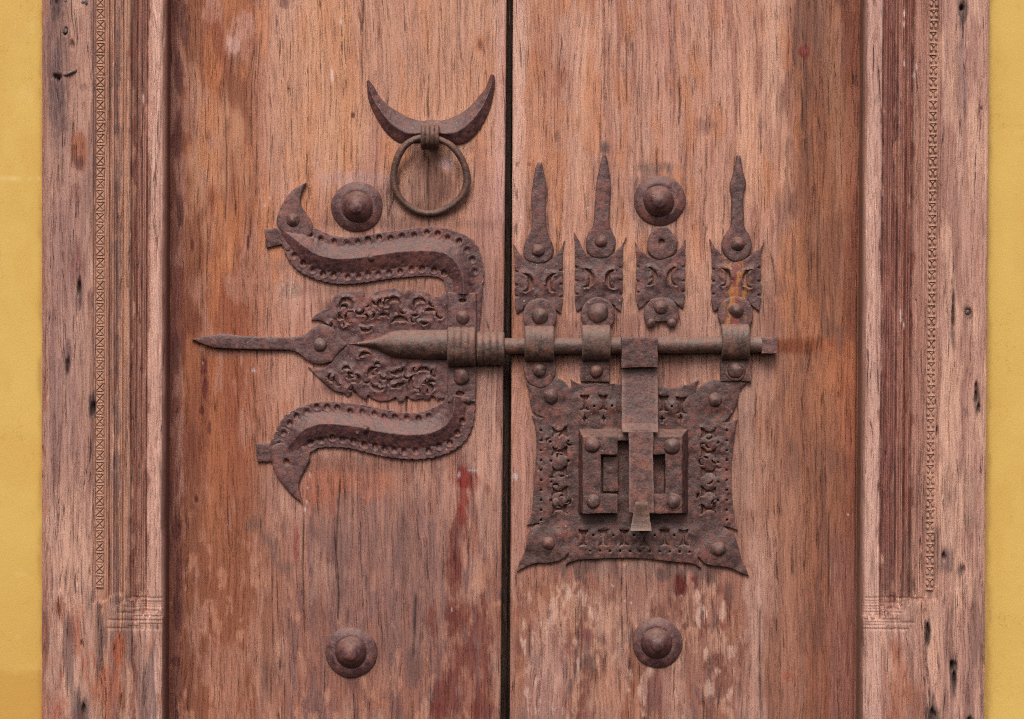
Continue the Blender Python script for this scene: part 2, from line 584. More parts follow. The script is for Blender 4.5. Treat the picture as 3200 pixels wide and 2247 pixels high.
M_wood = wood_material('weathered_hardwood')
M_jamb = wood_material('weathered_frame_timber', fleck=1.1, check=1.2)
M_carve = wood_material('carved_timber', fleck=0.6, check=0.2, tone=lin((190, 147, 126)))
M_rebate = wood_material('dark_rebate_timber', tone=lin((58, 42, 36)))
M_iron = iron_material('wrought_iron')
M_lock = iron_material('lock_iron', dark=(62, 43, 44), mid=(97, 66, 62), rust_amt=0.45, dust=0.42)
M_strap = iron_material('strap_iron', dark=(66, 46, 48), mid=(102, 70, 68), rust=(120, 62, 54), rust_amt=0.5, dust=0.32)
M_painted = iron_material('painted_strap_iron', rust_amt=0.4, dust=0.4, paint=True)
M_rivet = iron_material('rivet_iron', dark=(66, 47, 47), mid=(102, 74, 69), rust_amt=0.5, dust=0.36)
M_rod = iron_material('rubbed_iron', dark=(66, 49, 46), mid=(98, 74, 66), rust=(112, 62, 48), rust_amt=0.5, dust=0.62)
M_hasp = iron_material('filed_iron', dark=(80, 56, 56), mid=(110, 78, 74), rust=(134, 80, 64), rust_amt=0.45, dust=0.42)
M_ring = iron_material('ring_iron', dark=(64, 46, 43), mid=(98, 73, 64), rust=(112, 62, 46), rust_amt=0.5, dust=0.4)
M_wall = wall_material()
M_nail = iron_material('nail_iron', dark=(70, 60, 60), mid=(96, 82, 78), rust_amt=0.25, dust=0.4)

# ------------------------------------------------------------------ painting of tone, stains and wear on the timber
class Paint:
    def __init__(self, X, Y, base, seed):
        self.X, self.Y = X, Y
        self.c = np.empty(X.shape + (4,))
        self.c[..., :3] = np.array(lin(base))
        self.c[..., 3] = 0.15
        self.seed = seed
        self.warp = fbm(X, Y, 22, 60, seed + 400, 4) - 0.5
        self.warp2 = fbm(X, Y, 9, 26, seed + 500, 3) - 0.5
    def lay(self, m, color, gloss=None):
        m = np.clip(m, 0, 1)[..., None]
        self.c[..., :3] = self.c[..., :3] * (1 - m) + np.array(lin(color)) * m
        if gloss is not None:
            self.c[..., 3] = self.c[..., 3] * (1 - m[..., 0]) + gloss * m[..., 0]
    def blob(self, x, y, rx, ry, color, amt=1.0, soft=0.35, rough=1.3, gloss=None):
        r = np.hypot((self.X - x) / rx, (self.Y - y) / ry)
        r = r + rough * self.warp + rough * 0.6 * self.warp2
        self.lay(sstep(1 + soft, 1 - soft, r) * amt, color, gloss)
    def band(self, x0, x1, color, amt=1.0, soft=40, y0=-3000, y1=6000, ys=150, rough=40):
        X = self.X + self.warp * rough
        m = sstep(x0 - soft, x0 + soft, X) * sstep(x1 + soft, x1 - soft, X)
        m = m * sstep(y0 - ys, y0 + ys, self.Y + self.warp * rough * 4) * sstep(y1 + ys, y1 - ys, self.Y + self.warp * rough * 4)
        self.lay(m * amt, color)
    def field(self, sx, sy, lo, hi, color, amt, seed, octv=4, mask=None, gloss=None):
        n = fbm(self.X, self.Y, sx, sy, self.seed + seed, octv)
        m = sstep(lo, hi, n) * amt
        if mask is not None: m = m * mask
        self.lay(m, color, gloss)
    def line(self, pts, w, color, amt=0.9):
        P = np.array(seg_cr(pts, 6) + [np.array(pts[-1], float)])
        for a, b in zip(P[:-1], P[1:]):
            pass
        xs = np.interp(self.Y, P[:, 1], P[:, 0])
        y0, y1 = P[0, 1], P[-1, 1]
        m = sstep(w, w * 0.3, np.abs(self.X - xs)) * sstep(y0 - 10, y0 + 20, self.Y) * sstep(y1 + 10, y1 - 20, self.Y)
        self.lay(m * amt, color)
        return m

def rows():
    return np.r_[np.arange(-700, -60, 40), np.arange(-60, 1830, 6.0), np.arange(1830, 1980, 3.0), np.arange(1980, 2307, 6.0), np.arange(2320, 2960, 40)]

ORANGE = (184, 118, 78); TAN = (194, 141, 110); PINK = (176, 128, 113); BROWN = (140, 88, 62)
GREYB = (130, 96, 86); MAUVE = (112, 84, 84); RED = (124, 46, 38); DKRED = (96, 40, 34); DARK = (88, 60, 52)
PALE = (203, 160, 138)

# ------------------------------------------------------------------ the wall
def make_wall():
    hw = 88.0
    V = []; cols = []; faces = []
    def patch(x0, x1, nx, seed):
        xs = np.linspace(x0, x1, nx)
        ys = np.r_[np.arange(-1500, -60, 120), np.arange(-60, 2310, 12.0), np.arange(2320, 3360, 120)]
        X, Y = np.meshgrid(xs, ys)
        H = hw + (fbm(X, Y, 300, 300, seed, 3) - 0.5) * 5
        p = Paint(X, Y, (205, 173, 94), seed)
        p.field(120, 240, 0.5, 0.75, (198, 159, 80), 0.5, 1)
        p.field(70, 120, 0.62, 0.78, (209, 174, 102), 0.35, 2)
        return X, Y, H, p
    allv = []; allc = []; allf = []; base = 0
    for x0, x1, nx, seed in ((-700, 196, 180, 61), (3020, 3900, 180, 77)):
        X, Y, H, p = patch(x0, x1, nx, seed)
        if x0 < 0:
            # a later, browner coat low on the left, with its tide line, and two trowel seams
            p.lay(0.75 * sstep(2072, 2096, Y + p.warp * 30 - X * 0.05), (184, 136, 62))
            p.lay(0.45 * sstep(1500, 2050, Y + p.warp * 60), (190, 150, 76))  # soft shade low on the wall, put into the colour above the coat
            p.lay(0.7 * sstep(5, 1, np.abs(Y - 2082 + X * 0.03 + p.warp * 8)), (206, 172, 98))
            p.lay(0.7 * sstep(4, 1, np.abs(Y - 566 - p.warp * 5)) * sstep(0.45, 0.6, fbm(X, Y, 60, 400, 9)), (222, 196, 134))
            p.lay(0.4 * sstep(5, 1, np.abs(Y - 1578 - p.warp * 7)), (210, 176, 104))
            for bx, by, rx, ry in ((110, 95, 14, 30), (90, 300, 10, 18), (112, 310, 8, 26), (60, 370, 3, 16), (80, 1785, 16, 6), (75, 1980, 8, 8), (10, 2120, 5, 5)):
                p.blob(bx, by, rx, ry, (218, 188, 122), 0.4, 0.5)
        else:
            p.lay(0.45 * sstep(4, 1, np.abs(Y - 423 - (X - 3100) * -0.05 - p.warp * 8)), (216, 182, 106))
            p.lay(0.35 * sstep(4, 1, np.abs(Y - 1000 - p.warp * 9)), (190, 150, 76))
            for bx, by, rx, ry in ((3160, 1795, 14, 3), (3165, 35, 6, 8), (3150, 1725, 10, 4)):
                p.blob(bx, by, rx, ry, (196, 152, 70), 0.6, 0.5)
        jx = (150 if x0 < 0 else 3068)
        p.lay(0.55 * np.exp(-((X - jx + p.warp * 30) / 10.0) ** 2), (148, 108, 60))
        nr, nc = X.shape
        v = np.stack([(X - CX) * S, -H * S, Z0 + (CY - Y) * S], -1).reshape(-1, 3)
        i = np.arange(nr * nc).reshape(nr, nc) + base
        f = np.stack([i[:-1, :-1], i[1:, :-1], i[1:, 1:], i[:-1, 1:]], -1).reshape(-1, 4)
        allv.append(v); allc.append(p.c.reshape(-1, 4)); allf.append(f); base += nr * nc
    # solid thickness: side returns into the opening and the head above it
    def quad(a, b, c, d):
        nonlocal base
        allv.append(np.array([tuple(W(*q)) for q in (a, b, c, d)]))
        allc.append(np.tile(np.r_[np.array(lin((222, 180, 96))), 0.15], (4, 1)))
        allf.append(np.array([[base, base + 1, base + 2, base + 3]])); base += 4
    quad((196, -1500, hw), (196, 3360, hw), (196, 3360, -320), (196, -1500, -320))
    quad((3020, -1500, -320), (3020, 3360, -320), (3020, 3360, hw), (3020, -1500, hw))
    quad((196, -1500, hw), (196, -900, hw), (3020, -900, hw), (3020, -1500, hw))
    quad((196, -900, hw), (196, -900, -320), (3020, -900, -320), (3020, -900, hw))
    V = np.concatenate(allv); F = np.concatenate(allf); K = np.concatenate(allc)
    org = W(CX, 3360, hw)
    me = bpy.data.meshes.new('wall')
    me.from_pydata((V - np.array(tuple(org))).tolist(), [], F.tolist())
    me.update()
    me.polygons.foreach_set('use_smooth', [True] * len(me.polygons))
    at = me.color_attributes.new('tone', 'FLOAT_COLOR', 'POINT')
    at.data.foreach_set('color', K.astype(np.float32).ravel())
    me.materials.append(M_wall)
    o = bpy.data.objects.new('wall', me)
    link(o, None, org)
    tag(o, 'yellow painted plaster wall on both sides of the door frame', 'wall', kind='structure')
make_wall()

# ------------------------------------------------------------------ the frame: two moulded jambs
frame = empty('door_frame', W(CX, 2950, -60))
tag(frame, 'weathered carved timber door frame with moulded jambs left and right', 'door frame')
HJ = 150.0

def lean(x, y):
    """the doorway leans a little: far right it drifts left towards the foot"""
    a = np.interp(x, [130, 510, 1580, 2710, 3090], [0, 3.5, 10, 7, 9])
    return x + a * (1 - y / CY)

def par(x, y, h):
    """true place on a face that stands h in front of the door"""
    k = (DIST - h * S) / DIST
    return CX + (x - CX) * k, y

# profile: (x, depth below the jamb's face); grooves are real
def profile(kind):
    if kind == 'left':
        seg = [(131, 3), (136, 0), (289, 0), (291, 8), (293, 2), (296, 2), (298, 9), (325, 9), (327, 3), (338, 3),
               (341, 16), (344, 7), (348, 5), (353, 8), (356, 20), (362, 22), (368, 20), (371, 10), (376, 7), (380, 10), (382, 22),
               (385, 10), (391, 5), (400, 5), (405, 9), (408, 26), (412, 28), (420, 28), (423, 34), (427, 24), (432, 20), (437, 24), (439, 30),
               (442, 22), (447, 18), (452, 22), (455, 32), (458, 18), (463, 12), (480, 9), (496, 10), (504, 15), (508, 24)]
    else:
        seg = [(2704, 24), (2708, 14), (2716, 9), (2735, 8), (2752, 11), (2757, 16), (2760, 36), (2764, 32), (2768, 30), (2773, 36), (2777, 28), (2782, 25), (2787, 28), (2791, 42),
               (2798, 44), (2804, 42), (2808, 26), (2813, 20), (2821, 20), (2826, 25), (2830, 40), (2835, 28), (2840, 24), (2846, 28), (2850, 38),
               (2854, 18), (2860, 12), (2868, 12), (2871, 16), (2874, 9), (2880, 5), (2888, 6), (2892, 13), (2895, 5), (2897, 9),
               (2926, 9), (2928, 3), (2933, 3), (2935, 9), (2937, 0), (3076, 0), (3084, 3)]
    return np.array(seg, float)

def make_jamb(kind, parent):
    pr = profile(kind)
    x0, x1 = pr[0, 0], pr[-1, 0]
    xs = np.unique(np.r_[np.linspace(x0, x1, 190), pr[:, 0]])
    ys = rows()
    X, Y = np.meshgrid(xs, ys)
    d = np.interp(xs, pr[:, 0], pr[:, 1]) * 1.15
    for gx_ in ((293.5, 334, 348, 362, 376, 395, 416, 431, 447, 462, 468) if kind == 'left' else (2757, 2767, 2782, 2797, 2812, 2822, 2840, 2862, 2880, 2931)):
        d = d + 9 * np.exp(-((xs - gx_) / 1.5) ** 2)
    seed = 11 if kind == 'left' else 23
    # the mouldings run out above a plain foot block
    ends = 1850 + 34 * (hashn(np.floor(xs / 11), xs * 0, seed + 2) - 0.3) + (sstep(400, 470, xs) * 45 if kind == 'left' else sstep(2850, 2760, xs) * 50)
    run = sstep(ends[None, :] + 4, ends[None, :] - 4, Y + (fbm(X, Y, 8, 10, seed) - 0.5) * 16)
    D = d[None, :] * run
    # shallow tool cuts across the foot of the mouldings
    inner = (X > 350) if kind == 'left' else (X < 2860)
    rr = random.Random(seed)
    for k in range(11):
        yy = 1853 + k * 9.5 + rr.uniform(-3, 3)
        xa, xb = (rr.uniform(335, 440), 512) if kind == 'left' else (2700, rr.uniform(2760, 2900))
        D = D + 4.2 * np.exp(-((Y - yy - (X - x0) * 0.01) / 2.6) ** 2) * sstep(xa - 8, xa + 8, X) * sstep(xb + 8, xb - 8, X)
    # worn edges and slow waviness, gouges and old nail holes
    wav = (fbm(X, Y, 60, 500, seed + 3, 3) - 0.5) * 7
    D = D + wav
    D = D + 5 * sstep(0.60, 0.72, fbm(X, Y, 9, 120, seed + 4, 3))
    if kind == 'left':
        gou = [(178, 14, 7, 26, 26), (204, 118, 9, 11, 20), (225, 158, 8, 14, 12), (176, 256, 22, 8, 18), (182, 262, 6, 12, 24), (205, 20, 5, 8, 14),
               (246, 905, 6, 26, 16), (212, 1140, 6, 30, 16), (290, 1275, 8, 22, 18), (255, 1995, 4, 10, 14), (262, 2200, 8, 26, 20), (250, 910, 4, 60, 8)]
    else:
        gou = [(2999, 44, 9, 11, 30), (3062, 355, 4, 4, 12), (3024, 978, 10, 13, 20), (2978, 985, 4, 60, 16), (3052, 1232, 7, 36, 24), (3060, 1270, 6, 22, 20),
               (2956, 1728, 8, 14, 20), (2930, 1350, 5, 30, 12), (2906, 1960, 6, 30, 24), (2985, 2062, 10, 18, 26), (2990, 2100, 5, 32, 22), (2924, 2215, 9, 24, 24), (3036, 2240, 9, 26, 24), (3016, 1770, 8, 20, 10)]
    gm = np.zeros_like(X)
    for gx, gy, gw, gl, gd in gou:
        r = np.hypot((X - gx) / gw, (Y - gy) / gl) + (fbm(X, Y, 7, 20, seed + 9, 2) - 0.5) * 0.9
        m = sstep(1.1, 0.4, r)
        D = D + gd * m
        gm = np.maximum(gm, m)
    # colour of the timber
    p = Paint(X, Y, (172, 132, 118), seed)
    if kind == 'left':
        p.field(26, 700, 0.48, 0.66, (132, 98, 92), 0.65, 1)
        p.field(40, 260, 0.52, 0.68, (198, 156, 138), 0.75, 2)
        p.band(298, 345, (172, 126, 104), 0.7, 6)
        p.band(356, 370, (118, 92, 88), 0.7, 3)
        p.band(372, 406, (186, 138, 112), 0.6, 5)
        p.band(409, 424, (128, 76, 62), 0.8, 3)
        p.band(425, 456, (134, 86, 76), 0.75, 4, y1=1850)
        p.field(5, 300, 0.52, 0.7, (104, 74, 70), 0.6, 3, mask=sstep(335, 345, X) * sstep(470, 450, X))
        p.band(462, 506, (204, 162, 148), 0.8, 8)
        p.band(150, 212, (110, 84, 84), 0.6, 14, y0=-100, y1=470)
        p.blob(178, 300, 24, 120, (86, 68, 72), 0.6)
        p.blob(176, 20, 16, 60, (70, 54, 56), 0.7)
        p.blob(246, 485, 24, 62, (150, 88, 62), 0.85, 0.25, 0.6, 0.5)
        p.blob(246, 522, 13, 24, (88, 52, 48), 0.85, 0.4, 0.6)
        p.blob(240, 620, 12, 36, (118, 66, 58), 0.5)
        p.blob(240, 840, 16, 60, (128, 62, 60), 0.6)
        p.blob(262, 288, 14, 12, (120, 82, 78), 0.6)
        p.blob(246, 910, 10, 60, (78, 60, 62), 0.7)
        p.blob(210, 1120, 14, 60, (72, 56, 58), 0.7)
        p.blob(290, 1270, 12, 40, (62, 48, 50), 0.8)
        p.band(150, 250, (138, 104, 102), 0.5, 30, y0=600, y1=1500)
        p.field(60, 150, 0.5, 0.68, (160, 92, 68), 0.7, 7, mask=sstep(1840, 1960, Y))
        p.field(24, 220, 0.5, 0.64, (98, 76, 76), 0.7, 8, mask=sstep(1780, 1900, Y))
        p.blob(372, 2010, 22, 46, (158, 84, 56), 0.8)
        p.blob(186, 1890, 16, 34, (152, 88, 70), 0.6)
        p.blob(262, 2205, 18, 60, (66, 56, 60), 0.7)
        p.blob(442, 322, 3, 14, (225, 210, 205), 0.9, 0.4, 0.4)
        p.band(420, 506, (198, 158, 142), 0.5, 20, y0=1860, y1=1960, ys=30)
        p.band(131, 140, (150, 92, 70), 0.6, 4)
    else:
        p.c[..., :3] = np.array(lin((180, 138, 124)))
        p.field(26, 700, 0.48, 0.66, (146, 106, 98), 0.6, 1)
        p.field(40, 260, 0.52, 0.68, (204, 162, 142), 0.75, 2)
        p.band(2706, 2756, (198, 158, 146), 0.75, 6)
        p.band(2758, 2806, (110, 66, 62), 0.8, 4, y1=1890, ys=30)
        p.band(2777, 2788, (150, 98, 88), 0.7, 3, y1=1880, ys=30)
        p.band(2761, 2766, (140, 92, 84), 0.6, 2, y1=1880, ys=30)
        p.band(2808, 2828, (152, 98, 84), 0.75, 3, y1=1860)
        p.band(2830, 2852, (118, 64, 56), 0.75, 3, y1=1860)
        p.band(2836, 2845, (150, 96, 82), 0.6, 3, y1=1860)
        p.field(5, 260, 0.5, 0.66, (86, 48, 48), 0.6, 3, mask=sstep(2756, 2764, X) * sstep(2856, 2846, X) * sstep(1880, 1840, Y))
        p.band(2855, 2894, (172, 128, 114), 0.6, 6)
        p.band(2985, 3010, (124, 98, 98), 0.55, 10, y0=-100, y1=400)
        p.blob(3000, 50, 14, 40, (60, 44, 44), 0.8)
        p.blob(2976, 1000, 8, 90, (98, 76, 74), 0.8)
        p.blob(3024, 980, 15, 22, (84, 62, 58), 0.7)
        p.blob(3054, 1240, 12, 46, (70, 58, 58), 0.75)
        p.field(24, 220, 0.52, 0.66, (116, 88, 82), 0.6, 8, mask=sstep(1300, 1700, Y))
        p.blob(2806, 2010, 24, 40, (150, 92, 74), 0.7)
        p.blob(2812, 2130, 40, 110, (164, 102, 76), 0.6)
        p.blob(2870, 2170, 30, 70, (150, 92, 70), 0.5)
        p.blob(2906, 1962, 9, 40, (44, 36, 36), 0.85)
        p.blob(2988, 2085, 12, 56, (54, 46, 44), 0.85)
        p.blob(2922, 2215, 20, 40, (70, 58, 60), 0.8)
        p.blob(3036, 2238, 14, 30, (52, 44, 46), 0.85)
        p.blob(2960, 1735, 24, 36, (96, 78, 80), 0.6)
        p.blob(3010, 1770, 10, 24, (70, 58, 60), 0.6)
        for bx, by in ((2824, 58), (2822, 92), (2860, 222), (2854, 250), (2825, 212), (2817, 980), (2818, 1000), (2829, 1018)):
            p.blob(bx, by, 3.2, 10, (224, 204, 204), 0.85, 0.5, 0.5)
        p.band(2704, 2860, (196, 156, 142), 0.5, 20, y0=1850, y1=1975, ys=30)
    for rx_ in ((329, 345, 352, 373, 379, 388, 402, 428, 436, 444, 451) if kind == 'left' else (2764, 2770, 2778, 2786, 2794, 2801, 2810, 2818, 2826, 2837, 2844, 2857, 2866, 2876, 2885)):
        p.lay(0.55 * np.exp(-((X - rx_) / 1.7) ** 2) * sstep(1865, 1835, Y) * sstep(0.36, 0.56, fbm(X, Y, 8, 160, seed + 77, 3)), (184, 138, 120) if kind == 'left' else (164, 112, 100))
    p.lay(gm * 0.55, (58, 44, 42))
    # side faces: towards the wall and the reveal towards the door
    col = p.c
    Hf = HJ - D
    Xw, _ = par(lean(X, Y), Y, HJ)
    ex0, ex1 = Xw[:, :1], Xw[:, -1:]
    if kind == 'left':
        outx, inx = ex0, ex1
        revc = np.array(lin((112, 74, 66)))
        XX = np.concatenate([outx + 1, outx, outx + 0.3, Xw, inx + 1.5, inx + 2, inx + 2.5], 1)
        HH = np.concatenate([0 * outx + 20, 0 * outx + 100, Hf[:, :1] - 4, Hf, Hf[:, -1:] - 8, 0 * inx + 60, 0 * inx - 60], 1)
        cc = np.concatenate([col[:, :1]] * 3 + [col] + [col[:, -1:] * 1.0] * 3, 1)
        cc[:, -2:, :3] = revc
        cc[:, :2, :3] = np.array(lin((140, 84, 62)))
    else:
        inx, outx = ex0, ex1
        revc = np.array(lin((132, 98, 80)))
        XX = np.concatenate([inx - 2.5, inx - 2, inx - 1.5, Xw, outx - 0.3, outx, outx - 1], 1)
        HH = np.concatenate([0 * inx - 60, 0 * inx + 60, Hf[:, :1] - 8, Hf, Hf[:, -1:] - 4, 0 * outx + 100, 0 * outx + 20], 1)
        cc = np.concatenate([col[:, :1]] * 3 + [col] + [col[:, -1:]] * 3, 1)
        cc[:, :2, :3] = revc
        cc[:, -2:, :3] = np.array(lin((150, 92, 66)))
    YY = np.repeat(ys[:, None], XX.shape[1], 1)
    j = grid_obj('jamb', XX, YY, HH, M_jamb, parent, W(*par(0.5 * (x0 + x1), 2950, HJ), 0), col=cc)
    j['label'] = 'left jamb, grooved mouldings and greyed outer board' if kind == 'left' else 'right jamb, dark red grooves and pinkish outer board'
    # carved border of small crosses between bars: chip-carved cells, each raised from the sunk strip
    cxs = 311.5 if kind == 'left' else 2911.5
    hw_ = 12.6
    def cell(seed2, worn):
        rd = random.Random(seed2)
        bm = bmesh.new()
        def pyr(base, apex, hb, ha):
            b_ = [bm.verts.new((x * S, -hb * S, -y * S)) for x, y in base]
            t_ = [bm.verts.new((((x - apex[0]) * 0.6 + apex[0]) * S, -ha * S, -((y - apex[1]) * 0.6 + apex[1]) * S)) for x, y in base]
            n = len(b_)
            bm.faces.new(t_)
            for i in range(n):
                bm.faces.new((b_[i], b_[(i + 1) % n], t_[(i + 1) % n], t_[i]))
        w, hgt = hw_, 12.5
        g = 1.1
        hb, ha = 2.0, 6.6
        j_ = lambda: rd.uniform(-0.7, 0.7)
        if not worn:
            pyr([(-w + g, -hgt), (w - g, -hgt), (j_(), -g)], (0, -hgt * 0.66), hb, ha + j_())
            pyr([(-w + g, hgt), (j_(), g), (w - g, hgt)], (0, hgt * 0.66), hb, ha + j_())
            pyr([(-w, -hgt + g), (-g, j_()), (-w, hgt - g)], (-w * 0.72, 0), hb, ha - 1 + j_())
            pyr([(w, -hgt + g), (w, hgt - g), (g, j_())], (w * 0.72, 0), hb, ha - 1 + j_())
        else:
            for sx in (-1, 1):
                pts = [(sx * (w * 0.62) + 5.2 * math.cos(a), 1 + 9.0 * math.sin(a)) for a in [k * math.pi / 4 for k in range(8)]]
                pyr(pts, (sx * w * 0.62, 0), hb, ha + j_())
            pyr([(-w * 0.6, -hgt), (w * 0.6, -hgt), (j_(), -4)], (0, -hgt * 0.7), hb, ha - 2)
        pyr([(-w, hgt + 1.6), (-w, hgt + 8.2), (w, hgt + 8.2 + j_()), (w, hgt + 1.6)], (0, hgt + 5), hb, ha + 0.5)
        bmesh.ops.recalc_face_normals(bm, faces=bm.faces)
        me = bpy.data.meshes.new('carved_cross')
        bm.to_mesh(me); bm.free()
        me.materials.append(M_carve)
        return me
    cells = [cell(k + seed, kind == 'right') for k in range(5)]
    yy = -40.0
    rr = random.Random(seed + 1)
    k = 0
    while yy < 1838:
        per = 34.8 + rr.uniform(-1.2, 1.2)
        me = cells[rr.randrange(5)]
        # low on the right the crosses are crisper
        o = bpy.data.objects.new('carved_cross', me)
        xx, y2 = par(lean(cxs, yy), yy, HJ)
        link(o, j, W(xx, yy, HJ - 9 - (fbm(np.array([cxs]), np.array([yy]), 60, 500, seed + 3, 3)[0] - 0.5) * 7))
        o.rotation_euler = (0, rr.uniform(-0.06, 0.06), 0)
        o.scale = (0.97 + rr.uniform(-0.04, 0.04), 1 + rr.uniform(-0.35, 0.1), 1)
        yy += per
        k += 1
    return j

jl = make_jamb('left', frame)
jr = make_jamb('right', frame)

# door stop along the inner side of each jamb
def strip(name, x0, x1, h0, h1, mat, parent, seed, tone=None):
    ys = np.r_[np.arange(-700, -60, 80), np.arange(-60, 2310, 14.0), np.arange(2320, 2960, 80)]
    xs = np.r_[x0, x0, np.linspace(x0 + 0.5, x1 - 0.5, 6), x1, x1]
    X, Y = np.meshgrid(xs, ys)
    H = np.full_like(X, h1) + (fbm(X, Y, 10, 200, seed, 3) - 0.5) * 2
    H[:, 0] = h0; H[:, -1] = h0; H[:, 1] -= 2; H[:, -2] -= 2
    X = lean(X, Y) + (fbm(X * 0, Y, 10, 120, seed + 1, 2) - 0.5) * 1.5
    col = np.empty(X.shape + (4,)); col[..., :3] = np.array(lin(tone or (120, 84, 70))); col[..., 3] = 0.2
    return grid_obj(name, X, Y, H, mat, parent, None, col=col)

# ------------------------------------------------------------------ the two leaves
def leaf_plank(kind, parent):
    ys = rows()
    if kind == 'left':
        ul, ur = lambda y: 531 - 6 * y / 2247, lambda y: 1583 - 19 * y / 2247
        n = 330
    else:
        ul, ur = lambda y: 1603 - 10 * y / 2247, lambda y: 2693 - 13 * y / 2247
        n = 340
    u = np.linspace(0, 1, n)
    X = ul(ys)[:, None] * (1 - u) + ur(ys)[:, None] * u
    Y = np.repeat(ys[:, None], n, 1)
    seed = 101 if kind == 'left' else 211
    H = (fbm(X, Y, 160, 700, seed, 3) - 0.5) * 7 + (fbm(X, Y, 14, 160, seed + 1, 3) - 0.5) * 1.6
    p = Paint(X, Y, (172, 122, 100), seed)
    p.field(120, 420, 0.48, 0.62, (192, 148, 130), 0.55, 91, 3)
    p.field(110, 360, 0.50, 0.62, (136, 96, 84), 0.5, 92, 3)
    upper = sstep(1150, 500, Y + p.warp * 200)
    lower = sstep(1350, 1900, Y + p.warp * 200)  # masks: timber paler towards the top, darker towards the foot
    if kind == 'left':
        p.lay(0.75 * upper, (188, 139, 116))
        p.lay(0.85 * lower, (148, 99, 80))
        p.band(500, 800, (148, 84, 54), 0.94, 60)
        p.band(520, 640, (116, 64, 46), 0.7, 34)
        p.band(500, 860, (146, 96, 70), 0.5, 60, y0=1500)
        p.band(560, 640, (148, 96, 68), 0.55, 22, y1=900)
        p.band(705, 765, (120, 76, 56), 0.62, 16, y0=-900, y1=330)
        p.band(680, 800, (140, 90, 64), 0.45, 30, y0=200, y1=760)
        p.band(640, 700, (172, 110, 74), 0.5, 24, y0=1050, y1=1700)
        p.band(536, 566, (126, 78, 70), 0.65, 8)
        p.field(14, 240, 0.52, 0.72, (148, 96, 80), 0.6, 61, mask=sstep(860, 960, X))
        p.field(90, 420, 0.5, 0.66, (204, 152, 118), 0.55, 1, mask=upper)
        p.field(60, 240, 0.52, 0.68, (188, 122, 80), 0.6, 2, mask=sstep(1500, 900, Y))
        p.field(40, 150, 0.56, 0.70, (178, 130, 110), 0.5, 3)
        p.band(960, 1560, (164, 118, 100), 0.55, 60, y0=640, y1=1420)
        p.field(26, 120, 0.54, 0.68, (128, 92, 84), 0.55, 4, mask=sstep(900, 1000, X) * sstep(900, 1300, Y))
        p.field(18, 110, 0.53, 0.66, (112, 82, 80), 0.6, 5, mask=sstep(780, 940, X) * sstep(1380, 1560, Y))
        p.field(30, 70, 0.60, 0.70, (190, 136, 108), 0.5, 6, mask=lower)
        p.band(1500, 1590, (140, 106, 98), 0.65, 18, y0=830, y1=1300)
        p.band(1480, 1590, (170, 124, 112), 0.55, 24, y0=430, y1=760)
        p.band(1545, 1590, (196, 152, 140), 0.6, 8, y0=-200, y1=700)
        p.band(1020, 1400, (140, 104, 94), 0.55, 50, y0=1560, y1=2030)
        p.band(860, 1120, (196, 146, 112), 0.5, 50, y0=-300, y1=560)
        p.band(1140, 1560, (190, 142, 114), 0.45, 50, y0=-300, y1=420)
        # reddish old varnish and drips
        for b in ((563, 30, 20, 52), (580, 105, 16, 48), (560, 240, 14, 60), (556, 420, 12, 80), (562, 660, 10, 60), (551, 1100, 12, 60),
                  (551, 1651, 14, 32), (554, 1920, 13, 60), (549, 2066, 15, 14), (558, 1790, 10, 70)):
            p.blob(*b, (98, 52, 46), 0.75, 0.3, 0.9, 0.6)
        for b in ((637, 1145, 12, 30), (641, 1210, 8, 36), (628, 1282, 9, 14), (655, 1335, 5, 22), (614, 1560, 6, 12), (602, 768, 5, 22), (887, 10, 16, 18), (775, 755, 5, 26),
                  (772, 100, 4, 4), (1103, 360, 6, 8), (1340, 195, 3, 3), (902, 277, 3, 5)):
            p.blob(*b, (104, 46, 38), 0.9, 0.25, 0.6, 0.9)
        p.blob(1010, 1515, 75, 75, (164, 94, 64), 0.55, 0.4, 1.0, 0.5)
        p.blob(1120, 1500, 120, 60, (170, 106, 78), 0.5, 0.4, 1.0)
        for b in ((1441, 1490, 22, 40), (1444, 1560, 16, 40), (1441, 1612, 14, 26), (1470, 1500, 36, 30), (1524, 1529, 11, 18)):
            p.blob(*b, (138, 50, 40), 0.8, 0.35, 1.6, 0.7)
        for b in ((1430, 1652, 22, 34), (1418, 1715, 20, 48), (1414, 1775, 18, 44), (1420, 1850, 14, 60), (1412, 1915, 18, 44), (1440, 1930, 24, 50),
                  (1354, 1930, 12, 46), (1496, 1888, 26, 34), (1508, 1975, 28, 46), (1468, 2050, 62, 44), (1380, 2150, 26, 60), (1412, 2175, 34, 76), (1504, 2185, 34, 84), (1370, 2240, 22, 46), (1480, 2230, 20, 60)):
            p.blob(*b, (116, 56, 46), 0.66, 0.4, 2.1, 0.5)
        p.blob(925, 1700, 8, 60, (138, 66, 58), 0.6)
        p.blob(1090, 2170, 14, 40, (132, 60, 52), 0.6)
        # grey rubbed dirt
        for b in ((795, 1640, 30, 20), (830, 1680, 26, 24), (858, 1715, 14, 40), (890, 1775, 26, 24), (1260, 1690, 20, 100), (1300, 1960, 18, 110), (1284, 2080, 18, 80), (822, 2110, 14, 70), (1100, 2140, 22, 26), (1060, 1780, 30, 100)):
            p.blob(*b, (104, 78, 74), 0.5, 0.6, 1.2)
        p.blob(1340, 575, 96, 112, (110, 74, 62), 0.85, 0.4, 1.0)
        p.blob(1160, 690, 130, 40, (140, 100, 86), 0.5, 0.5, 1.2)
        p.blob(1235, 650, 50, 80, (132, 96, 84), 0.5, 0.6, 1.0)
        p.blob(1398, 512, 22, 22, (196, 160, 152), 0.75, 0.7, 0.8)
        p.blob(1210, 640, 26, 90, (118, 88, 82), 0.5, 0.6, 1.2)
